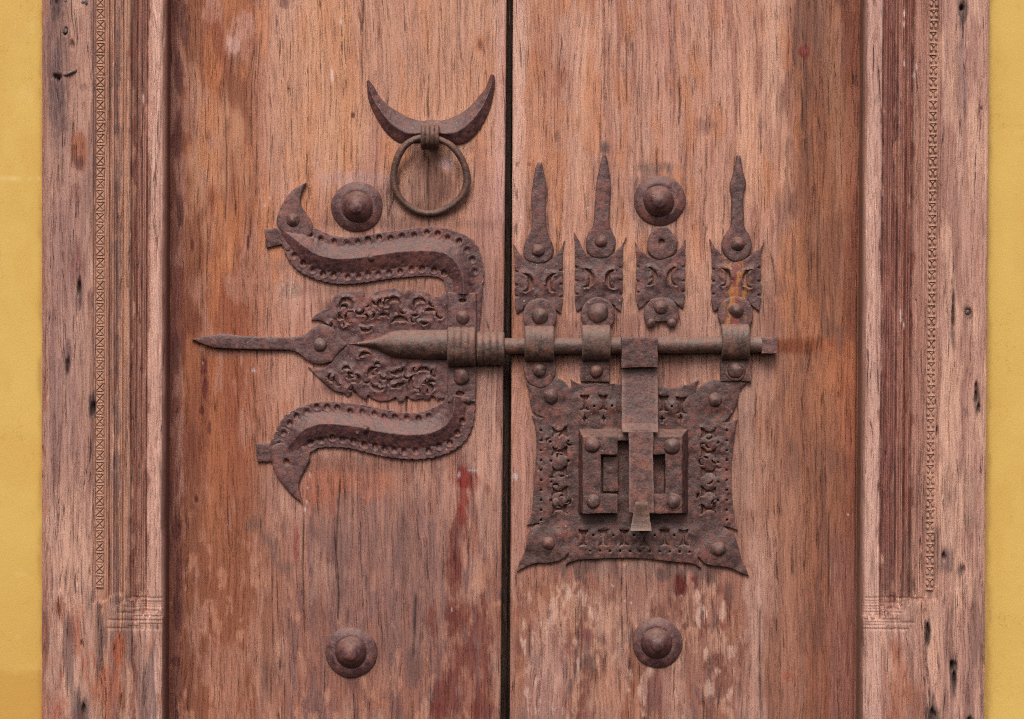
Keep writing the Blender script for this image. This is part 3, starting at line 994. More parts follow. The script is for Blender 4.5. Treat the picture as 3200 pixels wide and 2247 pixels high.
        p.blob(1116, 560, 100, 22, (184, 146, 142), 0.5, 0.6, 1.0)
        p.blob(1360, 385, 120, 16, (190, 146, 132), 0.5, 0.6, 0.8)
        p.blob(760, 75, 30, 40, (196, 148, 132), 0.5); p.blob(728, 140, 16, 26, (208, 166, 152), 0.55); p.blob(668, 30, 30, 40, (190, 140, 120), 0.4)
        p.blob(1036, 238, 6, 26, (226, 190, 172), 0.7, 0.5, 0.7)
        p.blob(1500, 138, 18, 30, (176, 112, 80), 0.6, 0.4, 0.3)
        p.blob(1501, 140, 8, 15, (112, 72, 60), 0.7, 0.4, 0.3)
        rr_ = np.hypot(X - 1344, Y - 553)
        p.lay(0.5 * np.exp(-((rr_ - 122 - p.warp * 14) / 11) ** 2) * sstep(520, 600, Y), (108, 74, 62))
        # whitewash specks
        rs = random.Random(5)
        for k in range(24):
            p.blob(rs.gauss(905, 18), rs.gauss(906, 13), rs.uniform(2, 4), rs.uniform(2.5, 5), (180, 166, 150), 0.8, 0.3, 0.4)
        for b in ((968, 1484, 4, 10), (995, 1510, 4, 7), (961, 1523, 4, 5), (958, 1568, 4, 6), (954, 1592, 4, 9), (905, 1180, 10, 4), (792, 1158, 8, 8), (964, 525, 5, 4), (1024, 580, 4, 4), (843, 620, 4, 5), (827, 640, 5, 4),
                  (1434, 1484, 7, 14), (1480, 1470, 22, 3), (1065, 68, 5, 10), (634, 1136, 3, 6), (1412, 1905, 3, 8)):
            p.blob(b[0], b[1], b[2] * 0.75, b[3] * 0.75, (196, 184, 180), 0.7, 0.35, 0.7)
        p.band(1010, 1400, (98, 68, 60), 0.85, 14, y0=940, y1=1225, ys=14, rough=10)
        cracks = [([(1134, -60), (1136, 40), (1128, 110)], 2.2), ([(1339, 270), (1338, 330), (1340, 378)], 2.4), ([(1340, 480), (1338, 560), (1339, 680), (1344, 740)], 2.4),
                  ([(1064, 1500), (1056, 1600), (1051, 1720), (1058, 1840), (1057, 1945)], 3.0), ([(1088, 1900), (1087, 1960)], 2.0), ([(1214, 300), (1207, 345)], 2.0),
                  ([(1300, 870), (1302, 900)], 2.2), ([(1330, 868), (1326, 905)], 2.0), ([(1520, 1000), (1530, 1040)], 2.6), ([(1150, 1240), (1146, 1275)], 2.0), ([(1272, 1240), (1270, 1285)], 2.6),
                  ([(950, 1600), (948, 1780), (952, 1980)], 2.0), ([(700, 250), (708, 500), (704, 700)], 1.6), ([(1475, 1190), (1480, 1260)], 2.0), ([(1250, 560), (1224, 640), (1210, 690)], 2.4), ([(1300, 1860), (1296, 1960), (1290, 2060)], 3.0),
                  ([(1440, 0), (1436, 120), (1444, 200)], 1.6), ([(960, 480), (956, 560)], 1.6), ([(1260, 1425), (1252, 1470)], 2.0), ([(1320, 1436), (1320, 1490)], 1.8), ([(1190, 940), (1184, 905)][::-1], 2.0)]
    else:
        p.lay(0.75 * upper, (190, 142, 120))
        p.lay(0.75 * lower, (152, 107, 90))
        p.band(2470, 2720, (136, 84, 59), 0.88, 50)
        p.band(2300, 2700, (146, 98, 72), 0.7, 60, y0=800, y1=1700)
        p.field(14, 240, 0.52, 0.72, (150, 98, 80), 0.6, 61)
        p.field(90, 500, 0.5, 0.66, (208, 158, 126), 0.5, 1, mask=upper)
        p.field(50, 200, 0.54, 0.68, (184, 122, 82), 0.55, 2, mask=sstep(1500, 800, Y))
        p.field(22, 160, 0.54, 0.68, (112, 76, 64), 0.6, 4, mask=sstep(2350, 2480, X))
        p.band(1590, 1640, (212, 170, 150), 0.7, 14, y1=720)
        p.band(1640, 1740, (188, 128, 92), 0.5, 20, y1=600)
        p.blob(1720, 160, 40, 130, (150, 96, 76), 0.45, 0.6); p.blob(1745, 240, 16, 50, (150, 88, 66), 0.5, 0.6)
        p.band(2098, 2108, (122, 84, 84), 0.7, 5, y0=-200, y1=240)
        p.band(2060, 2104, (178, 130, 118), 0.5, 10, y0=-200, y1=220)
        p.band(2380, 2440, (208, 164, 140), 0.55, 16, y0=-300, y1=330)
        p.band(2480, 2620, (118, 80, 66), 0.62, 34, y0=-300, y1=260)
        p.band(2500, 2640, (128, 82, 60), 0.55, 30, y0=200, y1=900)
        p.band(2505, 2525, (104, 70, 60), 0.55, 8, y0=180, y1=520)
        p.blob(2513, 161, 19, 20, (126, 56, 46), 0.95, 0.2, 0.3, 0.7)
        p.blob(2515, 160, 11, 12, (152, 82, 70), 0.6, 0.4, 0.3)
        p.blob(2200, 390, 26, 26, (132, 90, 78), 0.55); p.blob(2375, 380, 6, 40, (120, 84, 78), 0.6); p.blob(2195, 30, 6, 40, (140, 94, 84), 0.4)
        p.band(2640, 2720, (132, 72, 50), 0.65, 18)
        p.band(2130, 2230, (204, 150, 122), 0.6, 18, y0=760, y1=960)
        p.band(1760, 1800, (204, 158, 134), 0.6, 10, y0=760, y1=960)
        p.band(1940, 1990, (202, 156, 130), 0.6, 10, y0=740, y1=960)
        p.band(1600, 2450, (132, 96, 86), 0.55, 50, y0=980, y1=1190, ys=40)
        p.blob(2540, 1080, 130, 24, (134, 74, 42), 0.9, 0.5, 0.9, 0.4)
        p.blob(2475, 1084, 40, 20, (120, 66, 42), 0.5, 0.5, 0.7)
        p.blob(2620, 1140, 60, 90, (174, 110, 74), 0.6, 0.4, 0.9)
        p.blob(2650, 1260, 40, 150, (170, 106, 74), 0.55, 0.4, 1.1)
        p.blob(2575, 1240, 40, 90, (176, 116, 82), 0.45, 0.5, 1.2)
        p.blob(2625, 1060, 14, 40, (116, 80, 72), 0.5)
        p.band(1596, 1670, (182, 136, 120), 0.6, 12, y0=1220, y1=1700)
        p.blob(2335, 1290, 26, 100, (150, 120, 110), 0.6, 0.6)
        p.band(2290, 2350, (160, 122, 106), 0.55, 18, y0=1330, y1=1700)
        p.band(2340, 2386, (192, 152, 134), 0.6, 10, y0=1700, y1=2200)
        p.band(2372, 2384, (104, 80, 74), 0.45, 6, y0=1850, y1=2500)
        p.band(2386, 2460, (138, 90, 66), 0.5, 18, y0=1750, y1=2300)
        p.band(2440, 2520, (170, 122, 98), 0.5, 22, y0=1500, y1=2300)
        p.band(2590, 2680, (146, 98, 86), 0.6, 20, y0=1700)
        # mottled, blistered varnish under the lock
        mk = sstep(1596, 1620, X) * sstep(2360, 2300, X) * sstep(1790, 1850, Y)
        p.field(40, 100, 0.48, 0.60, (182, 138, 114), 0.7, 11, mask=mk)
        p.field(30, 80, 0.53, 0.64, (120, 74, 60), 0.75, 12, mask=mk, gloss=0.4)
        p.field(17, 80, 0.55, 0.68, (112, 84, 78), 0.65, 13, mask=mk)
        p.field(60, 140, 0.56, 0.66, (160, 104, 76), 0.5, 14, mask=mk)
        p.field(24, 60, 0.62, 0.72, (204, 168, 148), 0.6, 15, mask=mk)
        p.field(30, 70, 0.66, 0.74, (124, 66, 60), 0.55, 16, mask=mk)
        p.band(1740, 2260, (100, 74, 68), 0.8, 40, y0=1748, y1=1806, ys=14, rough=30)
        p.band(1860, 1960, (118, 68, 56), 0.55, 30, y0=1810, y1=1860, ys=16)
        p.blob(1990, 1850, 40, 66, (114, 58, 48), 0.75, 0.35, 1.0, 0.6)
        p.blob(2122, 1832, 22, 34, (98, 32, 26), 0.95, 0.3, 0.6, 0.9)
        p.blob(2166, 1808, 10, 12, (112, 42, 36), 0.8)
        p.blob(1972, 1876, 9, 12, (112, 34, 30), 0.9)
        p.blob(2060, 2140, 46, 60, (126, 84, 84), 0.6, 0.5)
        p.blob(1835, 1985, 22, 20, (128, 64, 64), 0.5); p.blob(1690, 2130, 12, 40, (140, 82, 80), 0.5); p.blob(1905, 2140, 40, 80, (166, 104, 74), 0.55)
        p.band(1650, 1770, (190, 150, 136), 0.45, 30, y0=1960, y1=2500)
        p.blob(2460, 2115, 22, 12, (158, 80, 58), 0.5)
        for b in ((1915, 1832, 6, 4), (1952, 1878, 4, 4), (1972, 1884, 4, 5), (2130, 1862, 4, 6), (2214, 1838, 3, 4), (1610, 1490, 12, 14), (1835, 653, 5, 9), (1842, 650, 4, 4), (1825, 562, 3, 3), (1720, 620, 3, 4), (2280, 607, 4, 5), (2205, 918, 5, 6), (2650, 1608, 4, 4), (2346, 1920, 5, 5), (1630, 680, 8, 6), (1634, 662, 6, 4)):
            p.blob(b[0], b[1], b[2] * 0.75, b[3] * 0.75, (196, 184, 178), 0.65, 0.35, 0.7)
        p.blob(1617, 512, 8, 7, (120, 60, 52), 0.8); p.blob(1655, 513, 8, 5, (128, 66, 56), 0.6)
        p.blob(1890, 462, 14, 22, (78, 66, 66), 0.75, 0.5, 0.9)
        p.blob(2050, 522, 60, 16, (120, 92, 84), 0.6, 0.5, 1.2)
        p.blob(2060, 627, 92, 92, (118, 90, 84), 0.45, 0.12, 0.5)
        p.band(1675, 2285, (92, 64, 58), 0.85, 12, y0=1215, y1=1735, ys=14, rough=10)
        for x0_, x1_ in ((1625, 1745), (1812, 1930), (2004, 2126), (2240, 2362)): p.band(x0_, x1_, (128, 88, 78), 0.75, 8, y0=835, y1=930, ys=16, rough=8)
        cracks = [([(2092, 515), (2086, 545)], 2.2), ([(1856, 900), (1860, 1000)], 1.6), ([(2408, 790), (2420, 850), (2426, 930)], 2.2), ([(2060, 1005), (2056, 1040)], 2.4), ([(1800, 1000), (1803, 1040)], 1.8),
                  ([(2118, 250), (2126, 330), (2120, 400)], 2.0), ([(2506, 280), (2510, 420)], 1.8), ([(2679, 900), (2674, 1500), (2668, 2300)], 1.6), ([(2214, 1790), (2214, 1840)], 2.2), ([(2240, 380), (2236, 470)], 1.8),
                  ([(2376, 1900), (2374, 2060), (2378, 2247)], 2.4), ([(1654, 1960), (1657, 2080)], 2.0), ([(1816, 1850), (1818, 1990), (1814, 2100)], 2.4), ([(2060, 240), (2056, 330)], 1.5), ([(1960, 120), (1958, 330)], 1.6), ([(2310, 250), (2314, 420)], 1.5),
                  ([(1934, 2090), (1937, 2180)], 2.4), ([(2590, 1600), (2588, 1900)], 1.8), ([(2560, 620), (2556, 900)], 1.8)]
    mc = p.c[..., :3].mean((0, 1))
    p.c[..., :3] = mc * (p.c[..., :3] / mc) ** 1.18 * np.array([0.95, 0.91, 0.95])
    lum = (p.c[..., :3] @ np.array([0.3, 0.6, 0.1]))[..., None]
    p.c[..., :3] = lum + (p.c[..., :3] - lum) * 0.95
    # narrow dirt-filled gap where the iron meets the wood
    for k, (pts, w) in enumerate(cracks):
        m = p.line(pts, w + 0.6, (46, 32, 30), 0.85)
        H = H - 7 * m
    # rust and grime worked into the wood round the iron, with runs below
    for gx_, gy_ in (((1116, 646), (1098, 2038)) if kind == 'left' else ((2061, 627), (2054, 2008))):
        p.blob(gx_, gy_ - 6, 92, 92, (116, 86, 78), 0.22, 0.5, 1.4)
        p.blob(gx_ + 4, gy_ + 150, 34, 110, (124, 78, 64), 0.4, 0.5, 1.4)
    p.field(100, 300, 0.54, 0.64, (190, 150, 134), 0.34, 93, 4, mask=sstep(800, 900, X) * sstep(2480, 2400, X))
    if kind == 'left':
        for bx_, by_, rx_, ry_ in ((1190, 830, 250, 30), (1130, 1450, 230, 28), (780, 1104, 180, 12), (1150, 905, 220, 26), (1240, 700, 260, 22), (1360, 460, 120, 26)):
            p.blob(bx_, by_, rx_, ry_, (112, 82, 74), 0.5, 0.5, 1.3)
    else:
        for bx_, by_, rx_, ry_ in ((1685, 650, 40, 150), (1883, 630, 40, 150), (2304, 640, 40, 160), (1685, 880, 96, 130), (1872, 880, 96, 130), (2064, 880, 96, 120), (2302, 880, 100, 130), (2310, 1450, 24, 240), (1660, 1420, 14, 240)):
            p.blob(bx_, by_, rx_, ry_, (120, 86, 76), 0.38, 0.3, 1.0)
    # worn arrises
    e0 = np.repeat(X[:, :1], n, 1) - (40 if kind == 'left' else 0); e1 = np.repeat(X[:, -1:], n, 1) + (40 if kind == 'right' else 0)
    rag = (fbm(X * 0, Y, 10, 34, seed + 60, 3) - 0.5) * 8
    rd = 7.0 + rag
    for dd in (X - e0, e1 - X):
        t = np.clip((rd - dd) / np.maximum(rd, 1e-3), 0, 1)
        H = H - rd * (1 - np.sqrt(np.maximum(0, 1 - t * t))) * 0.9
    side = np.array(lin((92, 66, 58)))
    XX = np.concatenate([X[:, :1], X[:, :1], X, X[:, -1:], X[:, -1:]], 1)
    YY = np.concatenate([Y[:, :1], Y[:, :1], Y, Y[:, -1:], Y[:, -1:]], 1)
    HH = np.concatenate([0 * X[:, :1] - 90, H[:, :1] - 12, H, H[:, -1:] - 12, 0 * X[:, :1] - 90], 1)
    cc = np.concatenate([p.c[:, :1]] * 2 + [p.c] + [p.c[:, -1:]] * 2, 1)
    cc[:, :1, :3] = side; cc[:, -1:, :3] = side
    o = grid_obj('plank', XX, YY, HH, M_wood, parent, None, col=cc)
    return o

leaf_l = empty('door_leaf', W(1057, 2950, -60))
tag(leaf_l, 'left wooden door leaf with crescent plate, bird-headed brackets and spear socket', 'door')
leaf_r = empty('door_leaf', W(2140, 2950, -60))
tag(leaf_r, 'right wooden door leaf with square lock plate and spear-topped bolt straps', 'door')
leaf_plank('left', leaf_l)
leaf_plank('right', leaf_r)
strip('rebate_lip', 1545, 1592, -115, -84, M_rebate, leaf_l, 8)
strip('sky_block_strip', 1530, 1640, -150, -122, M_rebate, leaf_r, 9)  # strip added behind the gap to keep the sky from leaking through

# ------------------------------------------------------------------ rivets
def riv_mesh(kind, seed, mat=None):
    prof = {'dome': [(1.06, -0.05), (1.0, 0.14), (0.94, 0.32), (0.80, 0.54), (0.58, 0.72), (0.30, 0.83)],
            'flat': [(1.05, -0.05), (1.0, 0.2), (0.9, 0.36), (0.62, 0.46), (0.3, 0.5)],
            'peak': [(1.15, -0.05), (1.05, 0.12), (0.86, 0.34), (0.62, 0.62), (0.42, 0.82), (0.2, 0.94)],
            'collar': [(1.35, -0.05), (1.3, 0.08), (1.16, 0.16), (1.0, 0.16), (0.94, 0.34), (0.78, 0.56), (0.55, 0.74), (0.3, 0.84)]}[kind]
    return lathe_mesh('rivet', [(r * 20, h * 20) for r, h in prof], mat or M_rivet, 20, 0.035, seed)
RIV = {k: [riv_mesh(k, s) for s in range(3)] for k in ('dome', 'flat', 'peak', 'collar')}
RIVP = [riv_mesh('peak', 9, M_painted)]
rrv = random.Random(21)

def rivet(x, y, r, h, parent, kind='dome', name='rivet', mesh=None, tall=1.0):
    o = bpy.data.objects.new(name, mesh or rrv.choice(RIV[kind]))
    link(o, parent, W(x, y, h))
    o.scale = (r / 20, r / 20 * tall, r / 20)
    o.rotation_euler = (rrv.uniform(-0.06, 0.06), rrv.uniform(0, 6.28), rrv.uniform(-0.06, 0.06))
    return o

# ------------------------------------------------------------------ bosses
def boss(x, y, r, parent, seed, label):
    fl = lathe_mesh('boss', [(r, -6), (r, 4), (r - 2.5, 9), (r * 0.85, 14), (r * 0.74, 17.5), (r * 0.66, 19), (r * 0.62, 18), (r * 0.5, 18)], M_iron, 56, 0.012, seed)
    o = bpy.data.objects.new('boss', fl)
    link(o, parent, W(x, y, 0))
    o['label'] = label
    d = lathe_mesh('dome', [(r * 0.61, 8), (r * 0.61, 20), (r * 0.58, 25), (r * 0.53, 33), (r * 0.45, 43), (r * 0.36, 51), (r * 0.30, 54), (r * 0.27, 59), (r * 0.20, 63), (r * 0.09, 65)], M_iron, 48, 0.016, seed + 3)
    k = bpy.data.objects.new('dome', d)
    link(k, o, W(x + (seed * 7 % 9) - 4, y + (seed * 5 % 7) - 3, 3))
    k.rotation_euler = (0.05 * math.sin(seed), seed, 0.06 * math.cos(seed * 2))
    return o
boss(1116, 646, 79, leaf_l, 1, 'upper boss beside the pull ring')
boss(2061, 627, 79, leaf_r, 4, 'upper boss above the broken strap')
boss(1098, 2038, 80, leaf_l, 7, 'lower boss on bare wood of the left leaf')
boss(2054, 2008, 79, leaf_r, 9, 'lower boss under the lock plate')

# ------------------------------------------------------------------ crescent plate, staple and ring
A = [(1153, 252), (1168, 272), (1185, 302), (1213, 331), (1247, 352), (1284, 371), (1318, 379), (1350, 375), (1380, 378), (1417, 367), (1458, 343), (1492, 309), (1520, 272), (1534, 234)]
B = [(1147, 254), (1151, 302), (1165, 343), (1189, 388), (1216, 422), (1250, 446), (1290, 446), (1346, 441), (1400, 446), (1438, 449), (1469, 435), (1503, 395), (1527, 347), (1540, 302), (1546, 258), (1543, 235)]
R = [(1150, 253), (1157, 285), (1174, 322), (1201, 362), (1230, 393), (1266, 416), (1300, 420), (1346, 416), (1395, 420), (1430, 414), (1466, 388), (1501, 346), (1524, 300), (1536, 265), (1539, 235)]
cres = sweep('crescent_plate', A, R, B, M_iron, leaf_l, 7, 34, 160, 26, lambda t, s: t ** 0.85,
             taper=lambda u: 0.35 + 0.65 * np.sin(np.pi * np.clip(u, 0, 1)) ** 0.7, sharp=None)
cres['label'] = 'upturned crescent plate holding the pull ring'

def loop(name, x0, x1, y0, y1, proj, mat, parent, ribs=4, rib_h=2.2, base=6, thick=9, flat=0.0, seed=0, slant=0.0):
    """band bent over a bar, ribbed across its width; solid, with thickness"""
    n = 26; m = 8 * max(1, ribs) + 1
    a = np.linspace(0, math.pi, n)
    yc, ry = (y0 + y1) / 2, (y1 - y0) / 2
    u = np.linspace(0, 1, m)
    rib = rib_h * (np.abs(np.sin(math.pi * u * ribs)) ** 0.5 - 0.7) if ribs else 0 * u
    edge = -2.5 * (np.exp(-u / 0.02) + np.exp(-(1 - u) / 0.02))
    e = 0.82
    ca = np.sign(np.cos(a)) * np.abs(np.cos(a)) ** e; sa = np.abs(np.sin(a)) ** e
    xs = x0 + (x1 - x0) * u
    U, CA = np.meshgrid(u, ca); _, SA = np.meshgrid(u, sa); RB, _ = np.meshgrid(rib + edge, ca)
    X = x0 + (x1 - x0) * U + slant * (SA - 0.5)
    Yo = yc - (ry + RB) * CA; Ho = base + (proj - base + RB) * SA
    Yi = yc - (ry - thick) * CA; Hi = base + (proj - base - thick) * SA
    Ho += (fbm(X, Yo, 24, 24, seed + 70, 3) - 0.5) * 3
    V = []
    for X_, Y_, H_ in ((X, Yo, Ho), (X, Yi, Hi)):
        for i in range(n):
            for k in range(m):
                V.append(W(X_[i, k], Y_[i, k], H_[i, k]))
    F = []
    id_ = lambda s, i, k: s * n * m + i * m + k
    for i in range(n - 1):
        for k in range(m - 1):
            F.append((id_(0, i, k), id_(0, i + 1, k), id_(0, i + 1, k + 1), id_(0, i, k + 1)))
            F.append((id_(1, i, k), id_(1, i, k + 1), id_(1, i + 1, k + 1), id_(1, i + 1, k)))
        F.append((id_(0, i, 0), id_(1, i, 0), id_(1, i + 1, 0), id_(0, i + 1, 0)))
        F.append((id_(0, i, m - 1), id_(0, i + 1, m - 1), id_(1, i + 1, m - 1), id_(1, i, m - 1)))
    return mesh_obj(name, V, F, mat, parent, W((x0 + x1) / 2, yc, 0), sharp=55)

loop('staple', 1317, 1374, 392, 470, 78, M_ring, cres, 4, 3.0, base=20, thick=11, seed=2)

def tube(name, path, rad, mat, parent, n=14, closed=False, origin=None, facet=0.0, sharp=None, seed=0):
    P = [np.array(p, float) for p in path]
    m = len(P)
    rnd = random.Random(seed)
    V = []; F = []
    for i, p in enumerate(P):
        if closed: d = P[(i + 1) % m] - P[i - 1]
        else: d = P[min(m - 1, i + 1)] - P[max(0, i - 1)]
        d /= np.linalg.norm(d)
        up = np.array([0, 0, 1.0])
        s = np.cross(d, up)
        if np.linalg.norm(s) < 1e-6: s = np.array([1.0, 0, 0])
        s /= np.linalg.norm(s)
        t = np.cross(s, d)
        r = rad(i / max(1, m - 1)) if callable(rad) else rad
        for k in range(n):
            a = 2 * math.pi * k / n
            rr_ = r * (1 + facet * math.cos(4 * a))
            q = p + s * rr_ * math.cos(a) + t * rr_ * math.sin(a)
            V.append(W(q[0], q[1], q[2]))
    for i in range(m if closed else m - 1):
        for k in range(n):
            a, b = i * n + k, i * n + (k + 1) % n
            c, d_ = ((i + 1) % m) * n + (k + 1) % n, ((i + 1) % m) * n + k
            F.append((a, b, c, d_))
    if not closed:
        F.append(tuple(range(n))); F.append(tuple(reversed(range((m - 1) * n, m * n))))
    o = mesh_obj(name, V, F, mat, parent, origin, sharp=sharp)
    bm = bmesh.new(); bm.from_mesh(o.data)
    bmesh.ops.recalc_face_normals(bm, faces=bm.faces)
    bm.to_mesh(o.data); bm.free()
    return o

ring_path = []
for k in range(72):
    a = 2 * math.pi * k / 72
    rr_ = 114 + 2.4 * math.sin(3 * a + 1) + 1.2 * math.sin(5 * a) + 1.2 * math.sin(2 * a)
    x, y = 1344 + rr_ * math.cos(a), 551 + rr_ * 1.02 * math.sin(a)
    h = 37 - 21 * math.sin(a)
    ring_path.append((x, y, h))
ring = tube('pull_ring', ring_path, lambda u: 10.2 + 0.9 * math.sin(u * 6.28 * 2 + 1) + 0.6 * math.sin(u * 6.28 * 7), M_ring, None, 12, True, W(1344, 440, 58), facet=0.05)
tag(ring, 'round iron pull ring hanging from the staple of the crescent plate', 'ring')

# ------------------------------------------------------------------ bird-headed brackets on the left leaf
def Z2(pts, ox, oy, s): return [(ox + p[0] / s, oy + p[1] / s, *p[2:]) for p in pts]
E = lambda pts: Z2(pts, 800, 550, 3.061)
upA = E([(300, 470), (420, 480), (545, 500), (640, 540), (760, 582), (900, 590), (1050, 572), (1200, 545), (1350, 525), (1500, 505), (1650, 490), (1780, 495), (1900, 530), (2000, 570), (2080, 630), (2130, 720), (2160, 830), (2175, 950), (2165, 1050), (2150, 1130)])
upB = E([(232, 560), (255, 640), (275, 700), (300, 765), (350, 840), (420, 910), (520, 962), (640, 1005), (780, 1030), (930, 1030), (1100, 1010), (1260, 985), (1450, 965), (1620, 955), (1740, 965), (1800, 1000), (1818, 1060), (1822, 1130)])
upR = E([(262, 520), (330, 570), (410, 630), (490, 692), (600, 758), (760, 795), (900, 795), (1050, 780), (1200, 755), (1400, 730), (1600, 720), (1780, 735), (1880, 790), (1950, 880), (1985, 980), (1990, 1130)])
upH = E([(525, 565), (625, 605), (750, 630), (870, 645), (975, 630), (1075, 612), (1180, 595), (1290, 600), (1400, 578), (1515, 570), (1635, 545), (1740, 555), (1835, 592), (1945, 625), (2022, 712), (2070, 800), (2095, 910),
         (365, 765), (455, 835), (545, 900), (645, 940), (745, 950), (880, 965), (985, 960), (1075, 945), (1170, 940), (1275, 925), (1380, 915), (1490, 897), (1590, 890), (1705, 900), (1800, 930)])
def sprof(t, s):
    if s == 0: return float(np.clip((t - 0.40) / 0.60, 0, 1) ** 1.15)
    return float(np.clip((t - 0.42) / 0.58, 0, 1) ** 0.8)
tapS = lambda u: 0.25 + 0.75 * sstep(0.0, 0.13, u)
bu = sweep('bird_bracket', upA, upR, upB, M_iron, leaf_l, 13, 37, 340, 60, sprof, tapS, upH, 4.2, 28, sharp=None)
bu['label'] = 'upper bird-headed bracket, beak pointing up'
plate('beak', E([(485, 66, 1), (440, 170), (428, 235), (442, 300), (490, 370), (540, 460), (540, 540), (470, 600), (380, 590), (270, 545), (215, 490), (204, 420), (240, 300), (300, 200), (385, 112)]), -2, 17, M_iron, bu, bevel=4, res=2)
plate('tab', E([(84, 512, 1), (215, 490, 1), (300, 520, 1), (300, 640, 1), (225, 662, 1), (102, 692, 1)]), -2, 12, M_strap, bu)
rivet(917, 689, 19, 16, bu, 'peak')
rivet(900, 776, 8, 13, bu, 'flat')
rivet(1160, 806, 10, 34, bu, 'peak')

G = lambda pts: Z2(pts, 780, 1200, 3.061)
loA = G([(205, 570), (250, 480), (290, 390), (340, 312), (420, 258), (520, 212), (650, 176), (780, 170), (900, 180), (1050, 195), (1200, 225), (1350, 255), (1500, 275), (1650, 270), (1790, 215), (1860, 170), (1890, 120)])
loB = G([(480, 760), (540, 700), (610, 632), (680, 606), (800, 600), (950, 610), (1080, 640), (1200, 670), (1350, 700), (1500, 715), (1650, 715), (1800, 690), (1930, 640), (2040, 560), (2110, 450), (2145, 320), (2150, 210), (2150, 120)])
loR = G([(340, 640), (400, 575), (450, 515), (520, 442), (620, 395), (740, 378), (900, 390), (1050, 410), (1200, 445), (1400, 475), (1580, 485), (1720, 470), (1840, 420), (1910, 350), (1950, 260), (1960, 120)])
loH = G([(330, 465), (385, 375), (455, 308), (550, 262), (645, 215), (745, 220), (840, 228), (965, 262), (1078, 268), (1195, 285), (1290, 312), (1393, 315), (1505, 320), (1617, 330), (1715, 310),
         (520, 650), (585, 560), (688, 537), (795, 512), (890, 528), (995, 545), (1100, 580), (1200, 596), (1293, 620), (1385, 630), (1480, 645), (1590, 640), (1715, 638), (1815, 595), (1915, 562), (1988, 465), (2037, 353), (290, 577)])
bl = sweep('bird_bracket', loA, loR, loB, M_iron, leaf_l, 13, 37, 340, 60, sprof, tapS, loH, 4.2, 28)
bl['label'] = 'lower bird-headed bracket, beak pointing down'
eye = [(897 + 9 * math.cos(k * math.pi / 5), 1444 + 9.5 * math.sin(k * math.pi / 5)) for k in range(10)]
plate('beak', G([(512, 1142, 1), (488, 1050), (474, 960), (500, 880), (548, 790), (580, 690), (520, 590), (420, 560), (300, 560), (215, 600), (205, 680), (218, 745), (242, 830), (300, 930), (400, 1050)]), -2, 17, M_iron, bl, holes=[eye], bevel=4, res=2)
plate('tab', G([(64, 568, 1), (240, 560, 1), (250, 745, 1), (76, 742, 1)]), -2, 13, M_strap, bl)
rivet(1145, 1340, 11, 34, bl, 'peak')
rivet(1119, 1351, 5, 30, bl, 'flat')

# ------------------------------------------------------------------ spear and leaf-shaped socket plate
Tz = lambda pts: Z2(pts, 900, 850, 3.28)
def cres_hole(cx, cy, r, a0, a1, th=0.55, n=12):
    """crescent-shaped cut"""
    o = [(cx + r * math.cos(math.radians(a0 + (a1 - a0) * k / n)), cy + r * math.sin(math.radians(a0 + (a1 - a0) * k / n))) for k in range(n + 1)]
    i = []
    for k in range(n, -1, -1):
        f = math.sin(math.pi * k / n)
        rr_ = r * (1 - th * f)
        a = math.radians(a0 + (a1 - a0) * k / n)
        i.append((cx + rr_ * math.cos(a), cy + rr_ * math.sin(a)))
    i = i[1:-1]
    o[0] = (*o[0], 1); o[-1] = (*o[-1], 1)
    return o + i
leafout = Tz([(470, 590, 1), (400, 530), (330, 498), (240, 492, 1), (272, 450), (340, 400), (400, 378), (440, 335), (462, 272), (520, 222), (600, 192), (690, 203), (740, 184), (782, 215), (776, 262, 1), (830, 262),
              (880, 212), (960, 182), (1080, 165), (1160, 190), (1195, 232, 1), (1230, 178), (1268, 190), (1296, 222, 1), (1340, 187), (1420, 192), (1472, 240), (1545, 252), (1610, 208, 1), (1700, 208, 1), (1700, 1290, 1), (1545, 1300, 1), (1528, 1330, 1),
              (1510, 1285), (1478, 1272), (1432, 1312), (1380, 1296), (1292, 1312), (1212, 1272, 1), (1182, 1322), (1130, 1326), (1108, 1280, 1), (1050, 1312), (960, 1326), (880, 1305), (820, 1256, 1), (800, 1312, 1), (740, 1272), (692, 1216), (654, 1212), (656, 1250), (612, 1272), (570, 1240),
              (490, 1220), (430, 1180), (370, 1130), (290, 1060), (203, 968, 1), (290, 996), (380, 980), (450, 925, 1)])
cuts = []
rs_ = random.Random(14)
extra = [(rs_.uniform(420, 1560), rs_.choice([rs_.uniform(270, 540), rs_.uniform(930, 1230)]), rs_.uniform(24, 40), *(lambda q: (q, q + rs_.uniform(140, 230)))(rs_.uniform(0, 360))) for _ in range(34)]
extra = [e for e in extra if (e[0] > 560 or 420 < e[1] < 560 or 960 < e[1] < 1110) and (e[1] < 500 or e[1] > 960 or e[0] < 1000)]
